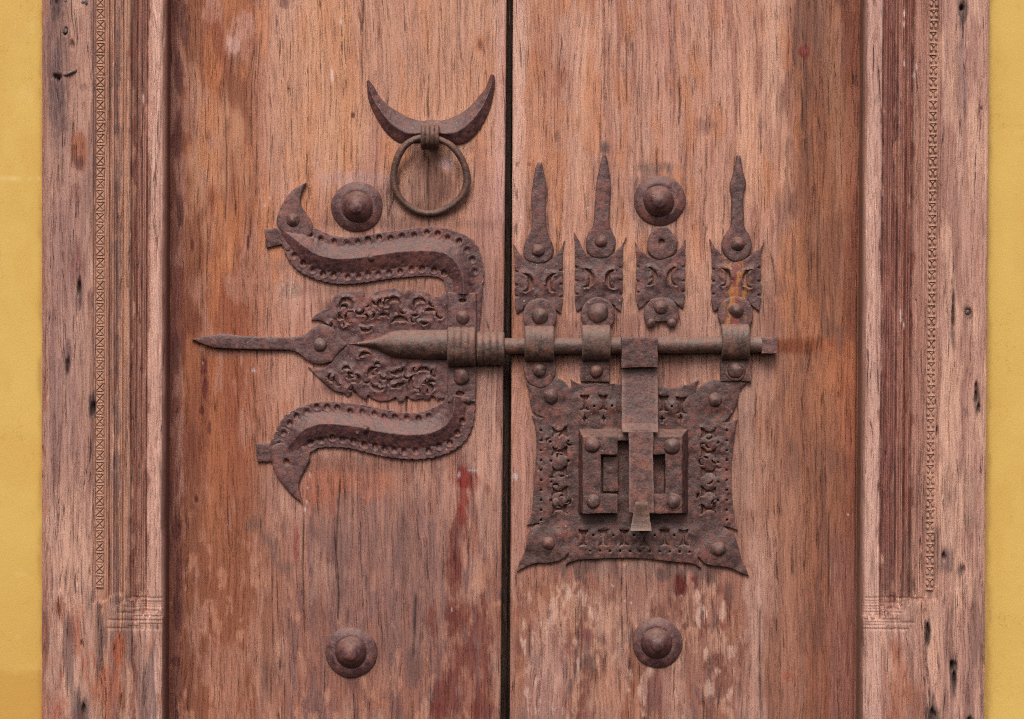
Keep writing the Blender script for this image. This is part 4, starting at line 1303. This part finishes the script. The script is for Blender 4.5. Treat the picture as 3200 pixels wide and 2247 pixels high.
for cx, cy, r, a0, a1 in tuple(extra) + ((600, 335, 72, 150, 400), (740, 400, 44, 330, 540), (640, 470, 60, 80, 240), (560, 440, 40, 60, 210), (1090, 320, 66, 150, 380), (960, 330, 50, 110, 260), (1350, 330, 66, 150, 350), (1300, 420, 40, 20, 160), (1460, 430, 60, 200, 330),
                          (980, 470, 50, 190, 350), (1150, 540, 90, 190, 345), (800, 560, 60, 10, 170), (1180, 400, 34, 40, 200), (1480, 320, 40, 60, 220), (860, 440, 36, 300, 450), (1400, 500, 44, 20, 160),
                          (600, 1010, 46, 180, 360), (520, 1110, 60, 60, 230), (700, 1100, 50, 260, 420), (880, 1040, 66, 150, 300), (930, 1150, 70, 40, 180), (1110, 980, 78, 0, 150), (1110, 1110, 84, 10, 130), (1300, 1130, 66, 90, 260),
                          (1390, 1040, 70, 190, 350), (1470, 1150, 44, 180, 340), (790, 880, 62, 180, 330), (1010, 1130, 36, 240, 400), (640, 1060, 30, 200, 350), (1450, 1220, 30, 100, 250)):
    sc = 1 / 3.28
    cuts.append(cres_hole(900 + cx * sc, 850 + cy * sc, r * sc, a0, a1, 0.62, 9))
sp = plate('socket_plate', leafout, -2, 11, M_iron, leaf_l, holes=cuts, bevel=1.6, step=4, grid=6.5, rim=5.0, dent=4.5)
sp['label'] = 'pierced leaf-shaped plate with a pointed bolt socket'
plate('spear', [(601, 1061, 1), (640, 1050), (681, 1045), (702, 1043), (768, 1050), (855, 1053), (920, 1052), (953, 1045), (980, 1024), (1005, 1013), (1028, 1018), (1045, 1028, 1), (1058, 1050), (1086, 1076, 1), (1058, 1104), (1038, 1130, 1), (1005, 1138), (985, 1136), (962, 1126), (931, 1103), (898, 1094),
                (833, 1093), (724, 1090), (672, 1087), (637, 1076)], -2, 17, M_iron, sp, bevel=3.5, res=2)
rivet(1001, 1077, 20, 16, sp, 'flat', tall=1.3)
# half-round socket running to a point
sa = [(1083, 1074), (1130, 1067), (1172, 1058), (1205, 1044), (1236, 1033), (1300, 1031), (1402, 1030)]
sb = [(1083, 1078), (1130, 1082), (1172, 1090), (1205, 1106), (1236, 1119), (1300, 1123), (1402, 1126)]
sr = [(1083, 1076), (1130, 1073), (1175, 1073), (1205, 1075), (1232, 1076), (1300, 1077), (1402, 1078)]
sweep('socket', sa, sr, sb, M_rod, sp, 6, 58, 70, 36, lambda t, s: math.sqrt(max(0, 1 - (1 - t) ** 2)), taper=lambda u: np.interp(u, [0, 0.15, 0.3, 0.45, 1], [0.06, 0.30, 0.62, 0.92, 1.0]))

# cross strap over the socket, with ribbed loop and collar
cs = plate('cross_strap', [(1399, 914, 1), (1488, 916, 1), (1490, 1080), (1486, 1255, 1), (1399, 1256, 1)], -2, 24, M_iron, leaf_l, bevel=3,
           holes=[[(1446 + 11 * math.cos(k * math.pi / 5), 940 + 6 * math.sin(k * math.pi / 5)) for k in range(10)], [(1438 + 13 * math.cos(k * math.pi / 5), 1230 + 7 * math.sin(k * math.pi / 5)) for k in range(10)]])
cs['label'] = 'upright strap with a ribbed loop over the socket'
plate('side_strip', [(1484, 884, 1), (1506, 868, 1), (1508, 905), (1502, 990), (1496, 1040, 1), (1486, 1040, 1)], -2, 12, M_strap, cs)
loop('loop', 1399, 1487, 1022, 1147, 82, M_rod, cs, 4, 2.6, base=14, thick=12, seed=5)
rivet(1446, 993, 21, 22, cs, 'dome')
rivet(1442, 1176, 25, 22, cs, 'flat', tall=1.4)
rivet(1422, 1250, 12, 16, cs, 'dome'); rivet(1462, 1250, 12, 16, cs, 'dome')
def cyl(name, x0, x1, yc, hc, r, mat, parent, ribs=0, rib_h=2.5, n=28, chamfer=2.0, dy=0.0):
    m = 6 * max(1, ribs) + 5
    u = np.linspace(0, 1, m)
    V = []; F = []
    for q in u:
        rb = rib_h * (abs(math.sin(math.pi * q * ribs)) ** 0.5 - 0.7) if ribs else 0.35 * math.sin(q * 37)
        e = chamfer * (math.exp(-q * (x1 - x0) / 2.0) + math.exp(-(1 - q) * (x1 - x0) / 2.0))
        for k in range(n):
            a = 2 * math.pi * k / n
            V.append(W(x0 + (x1 - x0) * q, yc + dy * (q - 0.5) + (r + rb - e) * math.cos(a), hc + (r + rb - e) * math.sin(a)))
    for i in range(m - 1):
        for k in range(n):
            a, b = i * n + k, i * n + (k + 1) % n
            F.append((a, a + n, b + n, b))
    F.append(tuple(range(n))); F.append(tuple(reversed(range((m - 1) * n, m * n))))
    o = mesh_obj(name, V, F, mat, parent, W((x0 + x1) / 2, yc, hc), sharp=50)
    bm = bmesh.new(); bm.from_mesh(o.data); bmesh.ops.recalc_face_normals(bm, faces=bm.faces); bm.to_mesh(o.data); bm.free()
    return o
cyl('collar', 1489, 1577, 1089, 22, 52, M_rod, cs, 4, 3.2)

# ------------------------------------------------------------------ spear-topped straps on the right leaf
def ellipse(cx, cy, rx, ry, n=22):
    return [(cx + rx * math.cos(2 * math.pi * k / n), cy + ry * math.sin(2 * math.pi * k / n)) for k in range(n)]

def strap_body(x0, x1, ht_l, ht_r, ynotch, ybot, cl, cr_, mat, parent, seed, cx):
    """cx: centre line; horns at the top, forked tails below, C-shaped piercings, nicked edges"""
    rd = random.Random(seed)
    L = []
    j = lambda a=1.0: rd.uniform(-a, a)
    # left horn -> notch -> right horn -> right edge with nicks -> tails -> left edge
    L.append((ht_l[0], ht_l[1], 1))
    L += [(ht_l[0] + 14, ht_l[1] + 24), (cx - 52, ynotch - 6), (cx - 44, ynotch + 4, 1)]
    L += [(cx - 20, ynotch + 10), (cx + 20, ynotch + 10), (cx + 44, ynotch + 4, 1), (cx + 52, ynotch - 8)]
    L += [(ht_r[0] - 12, ht_r[1] + 26), (ht_r[0], ht_r[1], 1), (x1 + 2, ht_r[1] + 40)]
    span = ybot - ynotch
    for f in (0.24, 0.48, 0.70):
        yy = ynotch + span * f + j(3)
        L += [(x1 + 2 + j(), yy - 12), (x1 + 1, yy - 5, 1), (x1 - 9, yy - 1.5), (x1 - 8, yy + 1.5), (x1 + 1, yy + 5, 1), (x1 + 2 + j(), yy + 13)]
    L += [(x1 - 1, ybot - 24), (x1 - 4, ybot, 1), (x1 - 20, ybot - 12), (cx + 38, ybot - 24), (cx, ybot - 26), (cx - 38, ybot - 24), (x0 + 22, ybot - 10), (x0 + 5, ybot, 1), (x0, ybot - 24)]
    for f in (0.70, 0.48, 0.24):
        yy = ynotch + span * f + j(3)
        L += [(x0 - 1 + j(), yy + 13), (x0, yy + 5, 1), (x0 + 9, yy + 1.5), (x0 + 9, yy - 1.5), (x0, yy - 5, 1), (x0 - 1 + j(), yy - 12)]
    L += [(x0 - 1, ht_l[1] + 44)]
    hs = [cres_hole(cl[0] - 9, cl[1], 28, -95, 95, 0.5, 11), cres_hole(cr_[0] + 9, cr_[1], 28, 85, 275, 0.5, 11)]
    return plate('bolt_strap', L, -2, 12, mat, parent, holes=hs, bevel=2.0, step=4, jit=0.8, grid=7, rim=5.0, dent=4.0, bumps=[(cx, (ynotch + ybot) / 2 - 6, 22, 60, 4), (cl[0] - 10, cl[1], 11, 13, 5), (cr_[0] + 10, cr_[1], 11, 13, 5)])

# strap 1
s1 = strap_body(1609, 1757, (1604, 762), (1764, 752), 806, 980, (1647, 884), (1725, 884), M_strap, leaf_r, 1, 1682)
s1['label'] = 'bolt strap nearest the gap between the leaves'
plate('spear', [(1682, 507, 1), (1692, 507, 1), (1697, 524), (1703, 556), (1708, 590), (1705, 624), (1705, 670), (1707, 700), (1713, 732), (1726, 762), (1730, 784), (1722, 806), (1700, 822), (1668, 822), (1646, 812), (1636, 792), (1638, 767), (1647, 743), (1661, 715), (1662, 673), (1660, 624), (1663, 589), (1668, 556), (1674, 524)], -2, 17, M_strap, s1, bevel=4.5, res=2)
rivet(1682, 783, 19, 16, s1, 'dome')
plate('disc', ellipse(1687, 986, 53, 54), 4, 21, M_strap, s1, bevel=3)
rivet(1687, 988, 25, 20, s1, 'dome')
loop('loop', 1639, 1731, 1018, 1131, 72, M_rod, s1, 5, 1.4, base=10, thick=10, seed=11)
plate('foot', [(1640, 1110, 1), (1733, 1110, 1), (1736, 1160), (1722, 1196), (1687, 1212), (1652, 1196), (1637, 1160)], 2, 20, M_strap, s1, bevel=3)
rivet(1686, 1156, 22, 19, s1, 'collar')
# strap 2
s2 = strap_body(1797, 1944, (1793, 725), (1957, 738), 790, 974, (1837, 870), (1909, 873), M_strap, leaf_r, 2, 1876)
s2['label'] = 'tallest bolt strap, left of the hasp'
plate('spear', [(1884, 482, 1), (1891, 482, 1), (1897, 500), (1904, 544), (1909, 584), (1905, 648), (1903, 690), (1910, 718), (1923, 748), (1921, 776), (1906, 800), (1876, 808), (1846, 800), (1833, 780), (1831, 755), (1838, 729), (1853, 703), (1858, 648), (1863, 579), (1869, 544), (1879, 500)], -2, 17, M_strap, s2, bevel=4.5, res=2)
rivet(1878, 755, 19, 16, s2, 'dome')
plate('disc', ellipse(1868, 983, 53, 54), 4, 21, M_strap, s2, bevel=3)
rivet(1868, 978, 31, 20, s2, 'dome', tall=0.75)
loop('loop', 1817, 1906, 1015, 1130, 74, M_rod, s2, 3, 0.8, base=10, thick=10, seed=13)
plate('foot', [(1815, 1112, 1), (1904, 1112, 1), (1905, 1194, 1), (1814, 1192, 1)], 2, 22, M_lock, s2, bevel=3)
rivet(1863, 1159, 21, 21, s2, 'dome')
# strap 3: its loop has broken off
s3 = strap_body(1989, 2139, (1984, 756), (2141, 746), 795, 966, (2034, 864), (2102, 864), M_strap, leaf_r, 3, 2064)
s3['label'] = 'broken bolt strap below the upper boss, its loop missing'
plate('spear', [(2043, 710, 1), (2084, 709, 1), (2104, 734), (2118, 756, 1), (2114, 780), (2100, 800, 1), (2064, 812), (2038, 802), (2022, 784, 1), (2023, 749, 1)], -2, 18, M_strap, s3, bevel=4, holes=[ellipse(2067, 757, 9, 9, 10)], res=2)
plate('disc', [(2030, 940), (2045, 932), (2065, 930), (2090, 933), (2108, 946), (2118, 968), (2119, 990), (2112, 1006), (2086, 1005, 1), (2046, 1005, 1), (2020, 1006), (2012, 990), (2014, 966)], 4, 20, M_strap, s3, bevel=3)
rivet(2064, 961, 21, 19, s3, 'dome')
rivet(2033, 1009, 15, 12, s3, 'dome', 'stub', tall=1.3); rivet(2098, 1009, 15, 12, s3, 'dome', 'stub', tall=1.3)
# strap 4: remains of paint
s4 = strap_body(2224, 2376, (2216, 745), (2388, 750), 796, 974, (2264, 867), (2337, 871), M_painted, leaf_r, 4, 2301)
s4['label'] = 'bolt strap farthest right with remains of orange and red paint'
plate('spear', [(2301, 486, 1), (2312, 486, 1), (2318, 520), (2325, 550), (2331, 578), (2324, 600), (2322, 673), (2325, 708), (2342, 738), (2348, 768), (2340, 796), (2322, 812), (2301, 818), (2280, 812), (2263, 794), (2254, 768), (2262, 738), (2282, 708), (2284, 673), (2284, 614), (2280, 582), (2288, 550), (2296, 520)], -2, 18, M_strap, s4, bevel=5, res=2)
rivet(2304, 763, 20, 17, s4, 'peak')
plate('disc', ellipse(2297, 982, 55, 56), 4, 22, M_painted, s4, bevel=3)
rivet(2298, 972, 22, 21, s4, 'peak')
loop('loop', 2251, 2338, 1012, 1126, 72, M_rod, s4, 5, 1.3, base=10, thick=10, seed=17)
plate('foot', [(2250, 1110, 1), (2345, 1110, 1), (2347, 1192, 1), (2250, 1192, 1)], 2, 22, M_lock, s4, bevel=3)
rivet(2296, 1157, 25, 21, s4, 'collar')

# ------------------------------------------------------------------ lock plate
lock_out = [(1647, 1187), (1653, 1224), (1660, 1274), (1672, 1292), (1699, 1305, 1), (1676, 1304), (1661, 1298, 1), (1672, 1329), (1676, 1373), (1676, 1423), (1673, 1473), (1668, 1522), (1665, 1565), (1661, 1609), (1646, 1640, 1), (1672, 1636), (1698, 1632, 1),
            (1668, 1645), (1652, 1665), (1645, 1695), (1638, 1728), (1626, 1752), (1615, 1786, 1), (1643, 1771), (1676, 1759), (1709, 1759), (1739, 1754), (1765, 1741), (1778, 1725, 1), (1774, 1746), (1768, 1765, 1), (1795, 1752),
            (1839, 1747), (1926, 1743), (1991, 1743), (2037, 1747), (2102, 1755), (2162, 1761), (2192, 1776, 1), (2184, 1758), (2180, 1738, 1), (2195, 1754), (2215, 1765), (2254, 1769), (2286, 1776), (2308, 1787), (2340, 1800, 1),
            (2328, 1771), (2315, 1743), (2306, 1706), (2297, 1678), (2283, 1660), (2259, 1645, 1), (2280, 1648), (2305, 1656, 1), (2295, 1630), (2292, 1598), (2288, 1565), (2285, 1522), (2285, 1448), (2290, 1398), (2296, 1348),
            (2304, 1309, 1), (2280, 1318), (2255, 1322, 1), (2278, 1304), (2297, 1274), (2305, 1244), (2315, 1214), (2334, 1194, 1), (2290, 1190), (2248, 1187), (2223, 1187), (2198, 1200), (2181, 1217), (2172, 1228, 1), (2175, 1206), (2182, 1186, 1), (2158, 1198), (2128, 1205),
            (2099, 1212), (2059, 1208), (1990, 1202), (1940, 1198), (1880, 1198), (1811, 1198), (1782, 1184, 1), (1786, 1205), (1780, 1214, 1), (1762, 1192), (1741, 1182), (1700, 1180)]
trump = [(-19, -30, 1), (-8, -27), (8, -27), (19, -30, 1), (14, -18), (5, -8), (4, 8), (9, 18), (18, 27, 1), (7, 24), (-7, 24), (-18, 27, 1), (-9, 18), (-4, 8), (-5, -8), (-14, -18)]
def tr(cx, cy, s, ang, sx=1.0):
    c, n = math.cos(ang), math.sin(ang)
    return [(cx + s * (sx * p[0] * c - p[1] * n), cy + s * (sx * p[0] * n + p[1] * c), *p[2:]) for p in trump]
lh = []
rl = random.Random(8)
for x in (1827, 1885): lh.append(tr(x, 1259, 0.86, 0, 0.9))
for x in (2128,): lh.append(tr(x, 1268, 0.95, 0))
lh.append(tr(2072, 1262, 0.9, 0))
for x, y in ((1827, 1308), (1886, 1307), (2126, 1306), (2068, 1308)): lh.append([(x - 9, y, 1), (x - 3, y - 4), (x, y - 12, 1), (x + 3, y - 4), (x + 9, y, 1), (x + 3, y + 4), (x, y + 12, 1), (x - 3, y + 4)])
for y in (1349, 1409, 1470, 1535, 1590): lh.append(tr(1748, y, 0.86, math.pi / 2 + rl.uniform(-.05, .05)))
for y in (1352, 1413, 1474, 1535, 1590): lh.append(tr(2214, y, 0.86, -math.pi / 2 + rl.uniform(-.05, .05)))
for x in (1823, 1884, 1950, 2013, 2076, 2135): lh.append(tr(x, 1681 + rl.uniform(-2, 2), 0.9, 0, 0.9))
dots = []
for k in range(11): dots.append((1844 + 31 * k, 1722 + 0.012 * (k * 31 - 150)))
for y in range(1345, 1640, 31): dots.append((1691, y)); dots.append((2270, y))
for x, y in ((1856, 1270), (1912, 1268), (2098, 1270), (1720, 1380), (1722, 1440), (1722, 1505), (1722, 1563), (2243, 1383), (2243, 1444), (2243, 1505), (2243, 1563), (1853, 1672), (1916, 1672), (1981, 1672), (2045, 1672), (2106, 1672), (1776, 1378), (1776, 1440)): dots.append((x, y))
for k_ in range(26):
    x_ = rl.choice((1748, 2214)) + rl.uniform(-34, 34); y_ = rl.uniform(1340, 1600); q_ = rl.uniform(0, 360)
    lh.append(cres_hole(x_, y_, rl.uniform(7, 12), q_, q_ + rl.uniform(120, 200), 0.6, 6))
for x, y in dots: lh.append(ellipse(x, y, 3.6, 3.6, 6))
# nicks along the side and bottom edges are left to the ragged outline
petals = [(1748, y, 24, 17, 3.2) for y in (1379, 1440, 1503, 1563)] + [(2214, y, 24, 17, 3.2) for y in (1383, 1444, 1505, 1563)] + [(x, 1672, 19, 20, 3.2) for x in (1853, 1916, 1981, 2045, 2106)] + [(1856, 1268, 17, 22, 6), (2098, 1270, 17, 22, 6), (1915, 1270, 16, 22, 6)]
for cx_, cy_ in ((1715, 1235), (2240, 1245), (1700, 1700), (2255, 1715)): petals.append((cx_, cy_, 55, 50, 5))
lp = plate('lock_plate', lock_out, -2, 13, M_lock, leaf_r, holes=lh, bevel=1.8, step=5, jit=0.9, grid=7.5, rim=2.5, dent=4.0, bumps=petals)
lp['label'] = 'four-lobed pierced lock plate with pointed corners'
for x, y, r in ((1721, 1239, 24), (2233, 1249, 23), (1713, 1697, 22), (2243, 1715, 24)): rivet(x, y, r, 12, lp, 'dome', tall=1.05)
rivet(1812, 1622, 5, 12, lp, 'flat'); rivet(1738, 1568, 13, 11, lp, 'flat')

# lock case: bevelled box with two bracket-shaped cheeks and a channel for the hasp
def prism(name, bottom, top, h0, h1, mat, parent, sharp=30):
    n = len(bottom)
    V = [W(x, y, h0) for x, y in bottom] + [W(x, y, h1) for x, y in top]
    F = [tuple(range(n, 2 * n))] + [(i, (i + 1) % n, n + (i + 1) % n, n + i) for i in range(n)]
    o = mesh_obj(name, V, F, mat, parent, smooth_sh=False)
    bm = bmesh.new(); bm.from_mesh(o.data)
    bmesh.ops.recalc_face_normals(bm, faces=bm.faces)
    es = [e for e in bm.edges if len(e.link_faces) == 2 and e.calc_face_angle(0) > 0.4]
    bmesh.ops.bevel(bm, geom=es, offset=1.6 * S, segments=2, affect='EDGES', profile=0.5)
    bmesh.ops.triangulate(bm, faces=[f for f in bm.faces if len(f.verts) > 4])
    for _ in range(4):
        lg = [e for e in bm.edges if e.calc_length() > 14 * S]
        if not lg: break
        bmesh.ops.subdivide_edges(bm, edges=lg, cuts=1)
        bmesh.ops.triangulate(bm, faces=[f for f in bm.faces if len(f.verts) > 4])
    for v in bm.verts:
        w = v.co / S
        v.co += Vector((tnoise.noise(w * 0.045 + Vector((3, 1, 7))), tnoise.noise(w * 0.045), tnoise.noise(w * 0.045 + Vector((9, 5, 2))))) * 2.2 * S
    bm.to_mesh(o.data); bm.free()
    o.data.polygons.foreach_set('use_smooth', [True] * len(o.data.polygons))
    o.data.set_sharp_from_angle(angle=math.radians(sharp))
    return o
lc = prism('lock_case', [(1803, 1331), (2156, 1331), (2156, 1604), (1803, 1604)], [(1812, 1348), (2140, 1348), (2140, 1603), (1812, 1603)], 4, 9, M_lock, leaf_r)
lc['label'] = 'bevelled iron lock case in the middle of the plate'
chl_b = [(1806, 1336), (1930, 1336), (1930, 1418), (1876, 1418), (1876, 1541), (1929, 1541), (1929, 1602), (1806, 1602)]
chl_t = [(1819, 1362), (1927, 1362), (1927, 1418), (1875, 1418), (1875, 1541), (1927, 1541), (1927, 1600), (1819, 1600)]
chr_b = [(2034, 1336), (2153, 1336), (2153, 1602), (2036, 1602), (2036, 1541), (2074, 1541), (2074, 1417), (2034, 1417)]
chr_t = [(2037, 1362), (2127, 1362), (2127, 1600), (2038, 1600), (2038, 1541), (2075, 1541), (2075, 1417), (2037, 1417)]
prism('top_rail', [(1925, 1337), (2040, 1337), (2040, 1376), (1925, 1376)], [(1925, 1361), (2040, 1361), (2040, 1374), (1925, 1374)], 5, 58, M_lock, lc)
prism('cheek', chl_b, chl_t, 5, 66, M_lock, lc)
prism('cheek', chr_b, chr_t, 5, 66, M_lock, lc)
prism('slide', [(1882, 1424), (1932, 1424), (1932, 1536), (1882, 1536)], [(1884, 1426), (1930, 1426), (1930, 1534), (1884, 1534)], 6, 36, M_lock, lc)
for x, y, r, k in ((1849, 1388, 24, 'dome'), (2096, 1393, 24, 'dome'), (1852, 1563, 21, 'dome'), (2100, 1565, 21, 'collar')): rivet(x, y, r, 65, lc, k, tall=0.9)

# ------------------------------------------------------------------ sliding bolt and hasp: they move by themselves
bolt = empty('sliding_bolt', W(1990, 1080, 46))
tag(bolt, 'long horizontal iron bolt running through the loops of both leaves', 'bolt')
px_ = lambda x, h: CX + (x - CX) * (DIST - h * S) / DIST
path = [(px_(1500 + (2384 - 1500) * k / 40, 46), 1083 - 6 * k / 40 + 0.9 * math.sin(k * 0.9), 34 + 0.8 * math.sin(k * 0.7)) for k in range(41)]
tube('rod', path, lambda u: 25.5 + 0.7 * math.sin(u * 31), M_rod, bolt, 22, sharp=60)
prism('end_block', [(2374, 1053), (2424, 1053), (2424, 1105), (2374, 1105)], [(2375, 1054), (2423, 1054), (2423, 1104), (2375, 1104)], 8, 60, M_hasp, bolt)

hasp = empty('hasp', W(1995, 1080, 46))
tag(hasp, 'flat iron hasp hanging from the bolt over the lock case, tongue at its end', 'hasp')
prism('knuckle', [(1938, 1054), (2052, 1054), (2052, 1148), (1938, 1151)], [(1939, 1055), (2051, 1055), (2051, 1146), (1939, 1149)], 6, 80, M_lock, hasp)
def strip_path(name, prof, xl, xr, mat, parent, thick=14, n=10):
    """bent flat bar: prof is (y, h) down its face; xl, xr its edges at each of these"""
    ys_ = np.array([p[0] for p in prof], float)
    yy_ = np.unique(np.r_[ys_, np.arange(ys_[0], ys_[-1], 7.0)])
    hh_ = np.interp(yy_, ys_, [p[1] for p in prof]); xl = np.interp(yy_, ys_, xl); xr = np.interp(yy_, ys_, xr)
    xl = xl + (fbm(yy_, yy_ * 0, 16, 10, 3, 3) - 0.5) * 4; xr = xr + (fbm(yy_, yy_ * 0, 16, 10, 9, 3) - 0.5) * 4
    prof = list(zip(yy_, hh_))
    m = len(prof); V = []; F = []
    for s in (0, 1):
        for i, (y, h) in enumerate(prof):
            for k in range(n):
                u = k / (n - 1)
                e = -1.6 * (1 if k in (0, n - 1) else 0)
                V.append(W(xl[i] + (xr[i] - xl[i]) * u, y, h - s * thick + (e + 2.6 * float(fbm(np.array([xl[i] + (xr[i] - xl[i]) * u]), np.array([y]), 22, 22, 6, 2)[0] - 0.5) if not s else 0)))
    id_ = lambda s, i, k: s * m * n + i * n + k
    for i in range(m - 1):
        for k in range(n - 1):
            F.append((id_(0, i, k), id_(0, i + 1, k), id_(0, i + 1, k + 1), id_(0, i, k + 1)))
            F.append((id_(1, i, k), id_(1, i, k + 1), id_(1, i + 1, k + 1), id_(1, i + 1, k)))
        F.append((id_(0, i, 0), id_(1, i, 0), id_(1, i + 1, 0), id_(0, i + 1, 0)))
        F.append((id_(0, i, n - 1), id_(0, i + 1, n - 1), id_(1, i + 1, n - 1), id_(1, i, n - 1)))
    for i in (0, m - 1):
        for k in range(n - 1):
            f = (id_(0, i, k), id_(0, i, k + 1), id_(1, i, k + 1), id_(1, i, k))
            F.append(f if i == 0 else tuple(reversed(f)))
    return mesh_obj(name, V, F, mat, parent, sharp=28)
strip_path('upper_bar', [(1140, 50), (1180, 52), (1230, 56), (1280, 62), (1321, 68), (1343, 90), (1348, 91)], [1941, 1941, 1940, 1940, 1941, 1941, 1942], [2051, 2052, 2052, 2052, 2052, 2052, 2051], M_hasp, hasp, 26)
strip_path('lower_bar', [(1340, 90.5), (1380, 91), (1440, 92), (1500, 92), (1560, 91), (1596, 90), (1599, 87)], [1960, 1961, 1962, 1962, 1961, 1961, 1962], [2036, 2036, 2036, 2037, 2038, 2038, 2037], M_hasp, hasp, 30)
M_tongue = iron_material('tongue_iron', dark=(88, 65, 58), mid=(108, 82, 72), rust=(118, 76, 60), rust_amt=0.3, dust=0.4)
strip_path('tongue', [(1562, 88), (1564, 94), (1572, 95.5), (1590, 93), (1610, 91), (1630, 92), (1644, 95), (1652, 99)], [1981, 1980, 1979, 1976, 1973, 1970, 1967, 1966], [2019, 2020, 2021, 2023, 2026, 2029, 2031, 2032], M_tongue, hasp, 10)

# ------------------------------------------------------------------ old nails in the frame
def nail(x, y, r, parent, kind='flat'):
    xx, yy = par(x, y, HJ)
    o = rivet(xx, yy, r, HJ - 4, parent, kind, 'nail', mesh=NAIL)
    return o
NAIL = riv_mesh('flat', 31, M_nail)
nail(263, 27, 11, jl); nail(203, 115, 8, jl); nail(203, 24, 5, jl); nail(3024, 978, 7, jr)
x_, y_ = par(215, 246, HJ)
tube('bent_nail', [(x_ - 20, y_ + 8, HJ - 6), (x_ - 6, y_ + 3, HJ + 5), (x_ + 8, y_ - 3, HJ + 6), (x_ + 20, y_ - 9, HJ + 2), (x_ + 24, y_ - 12, HJ - 8)], 5.0, M_nail, jl, 8)
